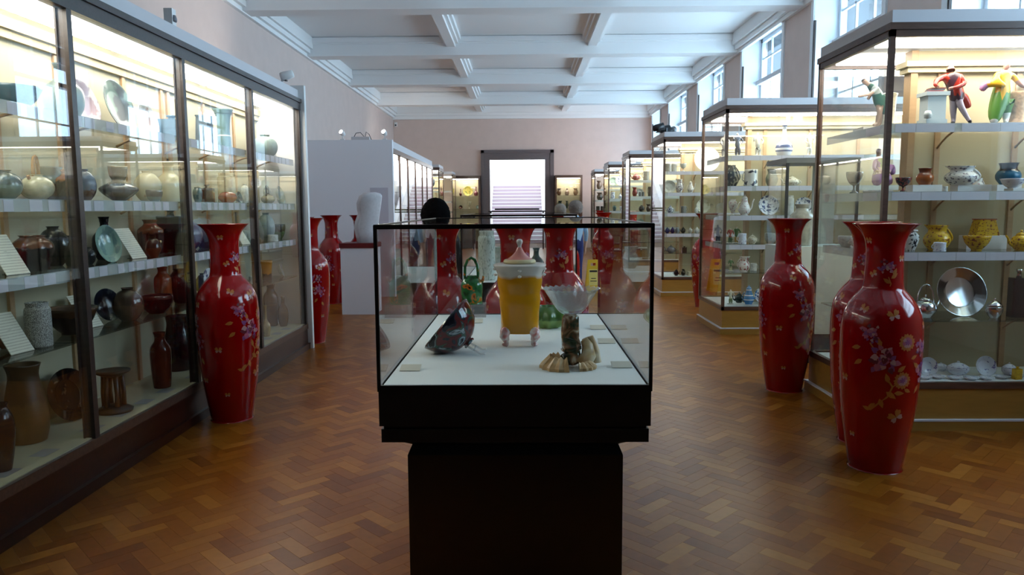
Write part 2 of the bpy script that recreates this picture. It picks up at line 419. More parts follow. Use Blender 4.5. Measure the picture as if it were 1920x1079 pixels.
lp('cornice', MB().box(LBK-.03, LX-.005, ya, yb, 2.78, 2.88), M_GREYCORN)
lp('case_floor', MB().box(LBK, LX-.01, ya, yb, .27, .29), M_CREAM)
lp('top_panel', MB().box(LBK, LX-.05, ya, yb, 2.71, 2.73), M_WHITE)
lp('back_cornice', MB().box(LBK, LBK+.05, ya, yb, 2.60, 2.66).box(LBK, LBK+.03, ya, yb, 2.55, 2.60), M_CREAM2)
lp('end_panel', MB().box(-3.9, LX+.06, yb, yb+.06, 0, 2.93), M_WHITE, label='white painted end panel')
for y in POSTS:
    lp('stile', MB().box(LX-.05, LX+.012, y-.022, y+.022, .26, 2.68).box(LX-.05, LX-.04, y-.035, y+.035, .26, 2.68), M_STILE)
for k, (a, b) in enumerate(zip(POSTS, POSTS[1:])):
    a2, b2 = a+.022, b-.022
    lp('glass_pane', MB().box(LX-.006, LX, a2, b2, .28, 2.67), M_GLASS)
    lp('light_panel', MB().box(-2.86, -2.53, a+.04, b-.04, 2.69, 2.705), M_LAMP)
    mid = (a+b)/2
    for y in (a+.06, mid-.05, mid+.06): lp('upright', MB().box(LBK, LBK+.018, y-.02, y+.02, .29, 2.55), M_UPR)
    lp('upright', MB().box(LBK+.001, LBK+.012, mid-.011, mid+.019, .29, 2.0), M_UPRD)
    for z in LSH[1:]:
        sh = lp('shelf', MB().box(LBK+.02, LX-.075, a+.01, b-.01, z-.01, z), M_SHELF)
        off = Vector((0, 0, 0))
        if z > 1:
            lp('label_rail', MB().box(LX-.075, LX-.071, a+.02, b-.02, z-.065, z), M_RAIL, sh)
            y = a+.08+.1*random.random()
            while y < b-.16:
                wd = random.choice((.07, .085, .1, .1)); lp('shelf_label', MB().box(LX-.0705, LX-.0695, y, y+wd, z-.063, z-.005), M_LABEL, sh); y += wd+random.choice((.03, .05, .12))
        for y in (mid-.05, b-.08):
            pts = [(LBK+.012+.24*t, y, z-.016-.07*(1-t)**2) for t in [i/6 for i in range(7)]]
            lp('shelf_bracket', MB().tube(pts, .009, 6), M_UPR, sh)
    y = a+.1
    for q in range(4):
        lp('floor_label', MB().box(LX-.16, LX-.07, y, y+.13, .2885, .2904), plain('grey_label_card', (140, 140, 142), .7)); y += .3

# ---- perpendicular showcases standing between the windows (and two across from them)
SH5 = [.33, .77, 1.255, 1.675, 2.14]; SH6 = [.35, .76, 1.11, 1.47, 1.83, 2.2]
def showcase(y0, label, shelves, sx=1, x0=2.46, x1=4.95, dep=1.2, rails=True, cards=True):
    X = lambda a: sx*a
    t = thing('tall_showcase', label, 'showcase', (sx*(x0+x1)/2, y0+dep/2, 0), 0, 'tall lit showcases')
    off = Vector((sx*(x0+x1)/2, y0+dep/2, 0))
    def p(name, mb, mat, par=None, lab=None):
        mb.v = [tuple(Vector((sx*v[0], v[1], v[2]))-off) for v in mb.v]; return part(name, mb, mat, par or t, label=lab)
    y1 = y0+dep; f = .035; zt = 2.71
    p('base_panel', MB().box(x0+.01, x1, y0+.01, y1-.01, .07, .30), M_OAKBASE)
    p('plinth', MB().box(x0-.015, x1, y0-.015, y1+.015, 0, .07), M_OAKBASE)
    p('plinth_moulding', MB().box(x0-.018, x1, y0-.018, y1+.018, .07, .082), M_GREYCORN)
    p('bottom_rail', MB().box(x0, x1, y0, y0+f, .30, .345).box(x0, x1, y1-f, y1, .30, .345).box(x0, x0+f, y0, y1, .30, .345), M_FRAME)
    p('case_floor', MB().box(x0+.02, x1, y0+.02, y1-.02, .30, .33), M_DECK)
    p('top_rail', MB().box(x0-.01, x1, y0-.01, y1+.01, 2.745, 2.79).box(x0, x1, y0, y0+f, 2.70, 2.745).box(x0, x1, y1-f, y1, 2.7, 2.745).box(x0, x0+f, y0, y1, 2.7, 2.745), M_FRAME)
    p('cornice', MB().box(x0+.01, x1, y0+.01, y1-.01, 2.79, 2.875), M_GREYCORN)
    for (a, b) in ((x0, y0), (x0, y1-f)): p('corner_post', MB().box(a, a+f, b, b+f, .3, 2.72), M_FRAME)
    for (a, b) in ((x1-f, y0), (x1-f, y1-f)): p('corner_post', MB().box(a, a+f, b, b+f, .3, 2.72), M_FRAME)
    for b in (y0+.01, y1-.016): p('glass_pane', MB().box(x0+f, x1-f, b, b+.006, .345, 2.70), M_GLASS)
    p('glass_pane', MB().box(x0+.01, x0+.016, y0+f, y1-f, .345, 2.70), M_GLASS)
    ym = (y0+y1)/2; xs = x0+.48
    p('spine_panel', MB().box(xs, x1, ym-.02, ym+.02, .33, 2.72), M_CREAM2)
    p('spine_end', MB().box(xs-.05, xs, ym-.05, ym+.05, .33, 2.72), M_UPR)
    p('spine_cornice', MB().box(xs-.08, x1, ym-.06, ym+.06, 2.56, 2.60).box(xs-.1, x1, ym-.08, ym+.08, 2.60, 2.64), M_CREAM2)
    p('top_panel', MB().box(x0+.02, x1, y0+.03, y1-.03, 2.735, 2.745), M_WHITE)
    for yl in (y0+.27, y1-.27): p('light_panel', MB().box(x0+.1, x1-.08, yl-.17, yl+.17, 2.715, 2.73), M_LAMP)
    for xu in (x0+.66, x0+1.24, x0+1.85):
        for s in (-1, 1): p('upright', MB().box(xu-.02, xu+.02, min(ym+s*.02, ym+s*.035), max(ym+s*.02, ym+s*.035), .33, 2.56), M_UPR)
    for z in shelves[1:]:
        sh = p('shelf', MB().box(x0+.06, x1-.05, y0+.09, ym-.03, z-.01, z).box(x0+.06, x1-.05, ym+.03, y1-.09, z-.01, z).box(x0+.06, xs-.06, ym-.03, ym+.03, z-.01, z), M_SHELF)
        if rails and z > 1:
            p('label_rail', MB().box(x0+.06, x1-.05, y0+.086, y0+.09, z-.062, z).box(x0+.056, x0+.06, y0+.09, y1-.09, z-.062, z), M_RAIL, sh)
            if cards:
                x = x0+.1
                while x < x0+1.6:
                    wd = random.choice((.14, .2, .26)); p('shelf_label', MB().box(x, x+wd, y0+.0845, y0+.0855, z-.06, z-.004), M_LABEL, sh); x += wd+random.choice((.004, .05, .004))
                p('shelf_label', MB().box(x0+.0545, x0+.0555, y0+.2, y0+.42, z-.06, z-.004), M_LABEL, sh)
        for xu in (x0+.66, x0+1.24):
            p('shelf_bracket', MB().tube([(xu, ym-.03-.32*q, z-.014-.12*(1-q)**2) for q in [i/5 for i in range(6)]], .008, 6), M_UPR, sh)
    return t
CY = [5.07, 9.03, 12.95, 17.1, 21.2, 25.3]
showcase(CY[0], 'tall oak-based glass showcase with painted figurines on its top shelf', SH5)
showcase(CY[1], 'tall glass showcase with a bottle-shaped blue painted vase on top shelf', SH6)
showcase(CY[2], 'tall glass showcase with black spotlights standing on its roof', SH6)
showcase(CY[3], 'tall glass showcase holding a red ribbed teapot and a tankard', SH6, cards=False)
showcase(CY[4], 'tall glass showcase with blue patterned plates propped on the top shelf', SH6, cards=False)
showcase(CY[5], 'tall glass showcase holding dark jugs, standing next to the end wall', SH6, cards=False)
showcase(22.0, 'tall glass showcase with a figure in orange dress, beyond the partition row', SH6, -1, cards=False)
showcase(26.2, 'narrow-looking glass showcase between the end wall and another showcase', SH6, -1, cards=False)

# ---- showcases against the end wall, either side of the door
def wallcase(xa, xb, label):
    t = thing('wall_showcase', label, 'showcase', ((xa+xb)/2, YE-.25, 0))
    off = Vector(((xa+xb)/2, YE-.25, 0))
    def p(name, mb, mat, par=None):
        mb.v = [tuple(Vector(v)-off) for v in mb.v]; return part(name, mb, mat, par or t)
    y0, y1 = YE-.5, YE-.005
    p('frame', MB().box(xa, xa+.07, y0, y1, 0, 2.82).box(xb-.07, xb, y0, y1, 0, 2.82).box(xa+.07, xb-.07, y0, y1, 2.72, 2.82).box(xa+.07, xb-.07, y0, y1, 0, .3), M_FRAME)
    p('back_panel', MB().box(xa+.07, xb-.07, y1-.03, y1, .3, 2.72), M_CREAM2)
    p('glass_pane', MB().box(xa+.07, xb-.07, y0+.02, y0+.026, .3, 2.72), M_GLASS)
    p('light_panel', MB().box(xa+.1, xb-.1, y0+.1, y0+.38, 2.69, 2.7), M_LAMP)
    p('top_panel', MB().box(xa+.07, xb-.07, y0+.03, y1-.03, 2.71, 2.719), M_WHITE)
    for z in (.7, 1.12, 1.55, 2.05): p('shelf', MB().box(xa+.08, xb-.08, y0+.08, y1-.04, z-.012, z), M_SHELF)
wallcase(-2.68, -1.62, 'framed lit showcase with a large yellow dish, beside the doorway')
wallcase(1.26, 2.32, 'framed lit showcase with two rows of brown jugs, beside the doorway')

# ---- second row of showcases on the left behind its white end panel
struct('wall_partition', MB().box(-5.0, -2.29, 13.1, 13.2, 0, 2.79), M_PANEL)
r2 = thing('glass_fronted_showcase', 'long glass-fronted showcase behind the white partition end, reflecting the stairs', 'showcase', (-2.32, 16.1, 0))
def rp(name, mb, mat, par=None):
    off = Vector((-2.32, 16.1, 0)); mb.v = [tuple(Vector(v)-off) for v in mb.v]; return part(name, mb, mat, par or r2)
ra, rb = 13.2, 19.2
rp('carcass', MB().box(-3.8, -2.85, ra, rb, 0, 2.66), M_PANEL); rp('back_panel', MB().box(-2.85, -2.82, ra, rb, .3, 2.62), M_CREAM)
rp('base_panel', MB().box(-2.85, -2.33, ra, rb, 0, .28), M_MAHOG); rp('case_floor', MB().box(-2.82, -2.34, ra, rb, .28, .3), M_DECK)
rp('top_rail', MB().box(-2.37, -2.31, ra, rb, 2.58, 2.66), M_FRAME); rp('cornice', MB().box(-2.85, -2.33, ra, rb, 2.66, 2.79), M_GREYCORN)
rp('end_panel', MB().box(-2.82, -2.33, rb-.02, rb, .3, 2.6), M_CREAM)
R2P = [13.22, 14.1, 15.1, 16.15, 17.25, 18.1, 19.17]
for y in R2P: rp('stile', MB().box(-2.36, -2.315, y-.02, y+.02, .28, 2.6), M_FRAME)
for a, b in zip(R2P, R2P[1:]):
    rp('glass_pane', MB().box(-2.334, -2.328, a+.02, b-.02, .29, 2.58), M_GLASS)
    rp('light_panel', MB().box(-2.76, -2.42, a+.05, b-.05, 2.6, 2.615), M_LAMP)
    rp('top_panel', MB().box(-2.8, -2.37, a, b, 2.62, 2.63), M_WHITE)
    for z in (.8, 1.25, 1.65, 2.1): rp('shelf', MB().box(-2.8, -2.4, a+.01, b-.01, z-.01, z), M_SHELF)

# ---- freestanding table vitrines
def vitrine(y0, depth, x0, x1, label, zd=.91, zt=1.51):
    cx = (x0+x1)/2; cyv = y0+depth/2
    t = thing('table_vitrine', label, 'display case', (cx, cyv, 0)); hx = (x1-x0)/2; hy = depth/2
    P = lambda n, mb, m, lab=None: part(n, mb, m, t, label=lab)
    P('deck', MB().box(-hx+.012, hx-.012, -hy+.012, hy-.012, zd-.02, zd), M_DECK, 'white display deck')
    P('deck_apron', MB().box(-hx-.003, hx+.003, -hy-.003, hy+.003, zd-.155, zd-.006-.014), M_EBONY)
    P('neck_moulding', MB().box(-hx+.012, hx-.012, -hy+.012, hy-.012, zd-.168, zd-.155).box(-hx+.003, hx-.003, -hy+.003, hy-.003, zd-.22, zd-.168), M_EBONY)
    cove = MB()
    def ring(ix, z): return [(-hx+ix, -hy+ix, z), (hx-ix, -hy+ix, z), (hx-ix, hy-ix, z), (-hx+ix, hy-ix, z)]
    vs_ = ring(.035, zd-.22)+ring(.105, zd-.26)+ring(.088, zd-.30)
    cove.add(vs_, [(0, 3, 2, 1)]+[(k*4+i, k*4+(i+1) % 4, k*4+4+(i+1) % 4, k*4+4+i) for k in (0, 1) for i in range(4)]+[(8, 9, 10, 11)])
    P('cove', cove, M_EBONY)
    P('pedestal', MB().box(-hx+.088, hx-.088, -hy+.088, hy-.088, 0, zd-.30), M_EBONY)
    g = .007
    P('glass_front', MB().box(-hx+g, hx-g, -hy, -hy+g, zd, zt), M_GLASS); P('glass_back', MB().box(-hx+g, hx-g, hy-g, hy, zd, zt), M_GLASS)
    P('glass_side', MB().box(-hx, -hx+g, -hy, hy, zd, zt), M_GLASS); P('glass_side', MB().box(hx-g, hx, -hy, hy, zd, zt), M_GLASS)
    P('glass_top', MB().box(-hx, hx, -hy, hy, zt, zt+.008), M_GLASS)
    e = .011
    for sx in (-1, 1):
        for sy in (-1, 1): P('edge_strip', MB().box(sx*hx-e*.6, sx*hx+e*.6, sy*hy-e*.6, sy*hy+e*.6, zd-.02, zt+.008), M_EBONY)
    for sy in (-1, 1):
        P('edge_strip', MB().box(-hx, hx, sy*hy-e*.7, sy*hy+e*.7, zt-.006, zt+.011), M_EBONY); P('edge_strip', MB().box(-hx, hx, sy*hy-e*.6, sy*hy+e*.6, zd-.02, zd+.004), M_EBONY)
    for sx in (-1, 1):
        P('edge_strip', MB().box(sx*hx-e*.6, sx*hx+e*.6, -hy, hy, zt-.004, zt+.011), M_EBONY); P('edge_strip', MB().box(sx*hx-e*.6, sx*hx+e*.6, -hy, hy, zd-.02, zd+.004), M_EBONY)
    return t
vitrine(2.715, 1.885, -.545, .48, 'black pedestal vitrine holding a yellow urn and a cut-glass bowl')
vitrine(6.55, 1.9, -.545, .48, 'black pedestal vitrine behind the row of red vases, holding a pale cylinder')
VZ = .9107

# ---- glazed hood on a pale plinth beside the second tall showcase
sv = thing('hooded_plinth', 'pale plinth with dark toe and glass hood, behind a red floor vase', 'display case', (2.95, 7.6, 0))
part('toe', MB().box(-.33, .33, -.27, .27, 0, .3), M_TOE, sv); part('plinth_body', MB().box(-.35, .35, -.29, .29, .3, 1.18), plain('pale_green_paint', (178, 190, 184), .6), sv)
part('hood_top', MB().box(-.36, .36, -.3, .3, 2.0, 2.05), plain('grey_green_metal', (96, 104, 104), .4), sv)
for s in (-1, 1):
    part('hood_post', MB().box(s*.345-.012, s*.345+.012, -.295, -.27, 1.18, 2.0), M_TOE, sv)
    part('glass_side', MB().box(s*.345-.003, s*.345+.003, -.27, .27, 1.18, 2.0), M_GLASS, sv)
part('glass_front', MB().box(-.33, .33, -.288, -.282, 1.18, 2.0), M_GLASS, sv)
part('hood_side_panel', MB().box(.1, .33, .2, .23, 1.18, 2.0), plain('grey_panel', (150, 156, 152), .7), sv)

# ================================================================ RED FLOOR VASES
VH = 1.475
VPROF = [(0, 0), (.097, 0), (.101, .004), (.108, .047), (.125, .152), (.139, .257), (.147, .361), (.1525, .466), (.152, .571), (.143, .640), (.116, .694), (.084, .732), (.0755, .75), (.0715, .80), (.0695, .87), (.0735, .925), (.090, .966), (.112, .99), (.1236, 1.0)]
vp_ = smoothp(VPROF, 3)
def vrad(zf):
    for (r0, z0), (r1, z1) in zip(vp_, vp_[1:]):
        if z0 <= zf <= z1 and z1 > z0: return r0+(r1-r0)*(zf-z0)/(z1-z0)
    return .1
full = [(r*VH, z*VH) for r, z in vp_]+[(.119*VH, .997*VH), (.085*VH, .965*VH), (.062*VH, .92*VH), (.06*VH, .8*VH), (0, .78*VH)]
VBODY = MB().lathe(full, 56).mesh('vase_body'); VBODY.materials.append(M_RED)
def decor():
    out = []; mb = MB()
    def cut(name):
        nonlocal mb
        out.append((name, mb)); mb = MB()
    def put(th, z, poly, mi, lift=.0012):
        vs_ = []
        for a, b in poly:
            zz = z+b; r = vrad(min(max(zz/VH, .002), .999))*VH+lift; t = th+a/max(r, .05); vs_.append((r*math.cos(t), r*math.sin(t), zz))
        c = tuple(sum(v[i] for v in vs_)/len(vs_) for i in range(3)); n = len(vs_)
        q = math.hypot(c[0], c[1]); zz = c[2]; r = vrad(min(max(zz/VH, .002), .999))*VH+lift; c = (c[0]*r/q, c[1]*r/q, zz)
        mb.add([c]+vs_, [(0, i+1, (i+1) % n+1) for i in range(n)], mi)
    def petal(L, W, ang, ox=0, oy=0):
        P = [(0, 0), (W*.6, L*.3), (W, L*.65), (W*.6, L*.95), (0, L*.85), (-W*.6, L*.95), (-W, L*.65), (-W*.6, L*.3)]
        ca, sa = math.cos(ang), math.sin(ang); return [(ox+x*ca-y*sa, oy+x*sa+y*ca) for x, y in P]
    rg = random.Random(3)
    def flower(th, z, s, m1=1, m2=2, n=9):
        if s > .058:                                   # loose peony: strokes of petals
            for i in range(34):
                rr = s*math.sqrt(rg.random())*.95; a = 2*PI*rg.random(); sz = s*(.26+.16*rg.random())
                put(th, z, petal(sz, sz*.42, a+PI/2+rg.uniform(-.5, .5), rr*math.cos(a), rr*math.sin(a)*.9), rg.choice((1, 1, 2, 2, 3, 4)), .0008+.00004*i)
        else:                                          # small blossom: gold outer petals, mauve heart
            for i in range(8): put(th, z, petal(s, s*.3, 2*PI*i/8+.2), 0, .0008)
            for i in range(7): put(th, z, petal(s*.62, s*.22, 2*PI*i/7), rg.choice((1, 3)), .0013)
            for i in range(6): put(th, z, petal(s*.34, s*.09, 2*PI*i/6+.3), 2, .0018)
        cut('painted_flower')
    def leaf(th, z, L, ang, m=0): put(th, z, [(x*math.cos(ang)-y*math.sin(ang), x*math.sin(ang)+y*math.cos(ang)) for x, y in ((0, 0), (L*.22, L*.3), (L*.2, L*.6), (0, L), (-L*.2, L*.6), (-L*.22, L*.3))], m, .0014); cut('painted_leaf')
    def stem(pts, w_=.004):
        for (a, z0), (b, z1) in zip(pts, pts[1:]):
            r = vrad(z0/VH)*VH; dx, dz = (b-a)*r, z1-z0; l = math.hypot(dx, dz) or 1; nx, nz = -dz/l*w_, dx/l*w_
            put(a, z0, [(nx, nz), (-nx, -nz), (dx-nx, dz-nz), (dx+nx, dz+nz)], 0, .0008)
        cut('painted_stem')
    def fly(th, z, s, ang=0):
        for k in (-1, 1):
            put(th, z, petal(s, s*.34, k*.75+ang), 0, .0012); put(th, z, petal(s*.7, s*.28, k*1.9+ang), 3, .0014)
        cut('painted_butterfly')
    for base in (0.0, PI):
        d = lambda a: base+a
        # neck spray
        flower(d(.12), .915*VH-.12, .060); stem([(d(.2), .86*VH-.10), (d(.34), .80*VH-.05), (d(.28), .755*VH)], .003)
        leaf(d(.34), .82*VH-.05, .05, -.9); leaf(d(.3), .80*VH-.05, .05, .9); leaf(d(.45), .83*VH-.05, .05, -.4)
        fly(d(-.9), .93*VH, .03); fly(d(-.55), .80*VH, .03, .5); fly(d(1.0), .86*VH, .03)
        # shoulder
        fly(d(.28), .645*VH, .045, .3); fly(d(-.55), .665*VH, .035, -.4); leaf(d(-.4), .66*VH, .04, 1.2); fly(d(1.35), .60*VH, .035)
        # body spray
        flower(d(.62), .545*VH, .055, 0, 2, 9); flower(d(-.28), .575*VH, .075, 1, 2); flower(d(.08), .475*VH, .115, 1, 2, 11); flower(d(.55), .395*VH, .055, 0, 1, 8)
        stem([(d(.12), .41*VH), (d(.3), .37*VH), (d(.2), .33*VH), (d(-.05), .295*VH), (d(-.22), .27*VH)], .005); stem([(d(.3), .37*VH), (d(.5), .39*VH)], .004); stem([(d(-.28), .54*VH), (d(-.1), .50*VH)], .004)
        for a, z, L, an in ((.0, .53, .06, .6), (-.5, .52, .06, 1.8), (-.45, .47, .06, 2.2), (.4, .43, .06, -.9), (.15, .35, .07, -2.2), (.35, .345, .06, -1.6), (-.1, .30, .06, 2.4), (.0, .32, .06, -2.8), (-.2, .27, .05, 1.2), (.75, .48, .05, -1.2), (.2, .385, .06, .3), (.62, .36, .05, -2.0)): leaf(d(a), z*VH, L, an)
        flower(d(1.15), .52*VH, .08, 2, 1, 9); flower(d(1.3), .43*VH, .10, 2, 1, 10); leaf(d(1.05), .44*VH, .06, .9); leaf(d(1.15), .37*VH, .06, 2.5); leaf(d(1.4), .34*VH, .06, -2.6)
        fly(d(.48), .245*VH, .055, .6); fly(d(-1.0), .38*VH, .035); fly(d(1.5), .22*VH, .03); fly(d(-.8), .15*VH, .025)
    ms = (M_GOLD, M_PINKP, M_PURP, plain('pale_paint', (176, 132, 128), .3), plain('wine_paint', (96, 22, 40), .3)); res = []; al = MB()
    for nm, q in out:
        me = q.mesh(nm, fix=False); al.add(q.v, q.f, 0); al.m[-len(q.m):] = q.m
        for m in ms: me.materials.append(m)
        res.append((nm, me))
    me = al.mesh('vase_decoration', fix=False)
    for m in ms: me.materials.append(m)
    return res, me
VMOT, VDEC = decor()
def redvase(px_, d, rot, label, lowres=False):
    p = ony(px_, 700, d); loc = (p.x, d, 0)
    t = thing('red_floor_vase', label, 'vase', loc, math.radians(rot), 'tall red floor vases')
    link('body', VBODY, None, t)
    if d < 6.5:
        for nm, me in VMOT: link(nm, me, None, t)
    else:
        dd = link('painted_flowers', VDEC, None, t); dd['kind'] = 'stuff'
    return t
redvase(1648, 4.36, -114, 'tall red floor vase with peony sprays facing out, before the figurine showcase')
redvase(1621, 4.87, 40, 'tall red floor vase half hidden behind another one at the figurine showcase')
redvase(1470, 6.27, -66, 'tall red floor vase standing before the pale hooded plinth')
redvase(1319, 11.58, -10, 'tall red floor vase standing between the blue-vase showcase and the roof-spotlight showcase')
redvase(432, 5.42, -30, 'tall red floor vase standing close against the long pottery showcase')
redvase(588, 8.62, 60, 'tall red floor vase just past the white end of the long showcase')
redvase(574, 9.7, 10, 'red floor vase mostly hidden behind the vase at the showcase end')
redvase(630, 12.25, 20, 'red floor vase beside the white plinth, against the white partition')
redvase(683, 12.3, 90, 'red floor vase directly behind the pale stone sculpture')
redvase(832, 5.28, -45, 'red floor vase behind the black vitrine, in front of the dark-haired person')
redvase(967, 5.14, 130, 'red floor vase behind the black vitrine, screened by the yellow urn')
redvase(1049, 5.62, -92, 'red floor vase behind the vitrine with a peony facing on its neck')
redvase(1056, 10.0, 30, 'red floor vase standing beyond the rear black vitrine')
redvase(1129, 15.2, 0, 'red floor vase behind the yellow wet floor sign')
redvase(1183, 19.4, 70, 'distant red floor vase with flared rim before the red teapot showcase')
redvase(1124, 24.2, 20, 'most distant red floor vase, between the last tall showcases')

# ================================================================ POTTERY
PR = {
 'jar': [(.55, 0), (.62, .03), (.86, .3), (1, .58), (.93, .78), (.66, .91), (.58, .95), (.66, 1)],
 'globe': [(.45, 0), (.5, .02), (.85, .2), (1, .45), (.9, .7), (.6, .87), (.36, .93), (.36, .97), (.42, 1)],
 'bottle': [(.6, 0), (.68, .02), (.92, .18), (1, .38), (.9, .55), (.5, .68), (.34, .76), (.33, .9), (.45, 1)],
 'longneck': [(.6, 0), (.8, .06), (1, .22), (.85, .38), (.4, .5), (.25, .6), (.22, .9), (.32, 1)],
 'cyl': [(.9, 0), (.96, .02), (1, .1), (1, .75), (.96, .86), (.84, .9), (.88, 1)],
 'mug': [(.95, 0), (1, .03), (.95, .5), (.97, 1)],
 'beaker': [(.7, 0), (.74, .04), (.82, .5), (1, 1)],
 'bowl': [(.36, 0), (.38, .08), (.45, .12), (.8, .5), (1, 1)],
 'deepbowl': [(.5, 0), (.55, .05), (.85, .35), (1, .75), (.97, 1)],
 'goblet': [(.5, 0), (.45, .06), (.15, .16), (.14, .35), (.5, .45), (.85, .68), (1, 1)],
 'flare': [(.62, 0), (.66, .03), (.66, .25), (.60, .4), (.62, .6), (.72, .85), (1, 1)],
 'urn': [(.5, 0), (.55, .03), (.3, .1), (.3, .16), (.75, .4), (1, .65), (.9, .82), (.6, .92), (.72, 1)],
 'pitcher': [(.82, 0), (.86, .02), (1, .2), (.98, .4), (.84, .62), (.68, .82), (.7, .92), (.8, 1)],
 'jugbody': [(.62, 0), (.66, .04), (.95, .25), (1, .45), (.85, .62), (.68, .72), (.68, .85), (.8, 1)],
 'pear': [(.7, 0), (.66, .04), (.95, .22), (1, .38), (.8, .62), (.55, .82), (.5, 1)],
 'pot': [(.55, 0), (.6, .04), (.95, .35), (1, .55), (.85, .82), (.5, 1)],
 'shouldered': [(.78, 0), (.82, .02), (.95, .3), (1, .62), (.9, .74), (.55, .84), (.5, .92), (.62, 1)],
 'saucer': [(.4, 0), (.42, .3), (.85, .6), (1, 1)],
 'ginger': [(.6, 0), (.62, .03), (.85, .3), (1, .6), (.95, .76), (.6, .88), (.58, .92), (.8, .93), (.8, 1)],
 'lens': [(.3, 0), (.36, .02), (.8, .2), (1, .36), (.6, .5), (.34, .56), (.33, .62), (.45, .75), (.5, 1)],
}
def prof(kind, w, h, depth=.25, k=3):
    P = [(a*w/2, b*h) for a, b in smoothp(PR[kind], k)]
    rl = P[-1][0]; open_ = kind in ('bowl', 'deepbowl', 'beaker', 'mug', 'saucer', 'goblet')
    if open_:
        inner = [(max(r-.06*w, .004), z+.02*h) for r, z in reversed(P) if z > (.5*h if kind == 'goblet' else .15*h)]
        P = P+[(rl*.97, h)]+[(r, min(z, h*.985)) for r, z in inner]+[(0, inner[-1][1]-.01*h)]
    else:
        P = P+[(rl*.86, h*.995), (rl*.78, h*(1-.5*depth)), (0, h*(1-depth*.6))]
    return [(0, 0)]+P
def dirv(a): return Vector((math.cos(a), math.sin(a), 0))
def handle_pts(a, r0, r1, z0, z1, out):
    d = dirv(a); P = []
    for i in range(9):
        t = i/8; r = r0*(1-t)+r1*t+out*math.sin(PI*t)**.8; P.append(d*r+Vector((0, 0, z0*(1-t)+z1*t+ (z1-z0)*.12*math.sin(PI*t))))
    return P
def arc_pts(a, r, z0, hgt):
    d = dirv(a); return [d*(r*math.cos(PI*i/10))+Vector((0, 0, z0+hgt*math.sin(PI*i/10))) for i in range(11)]
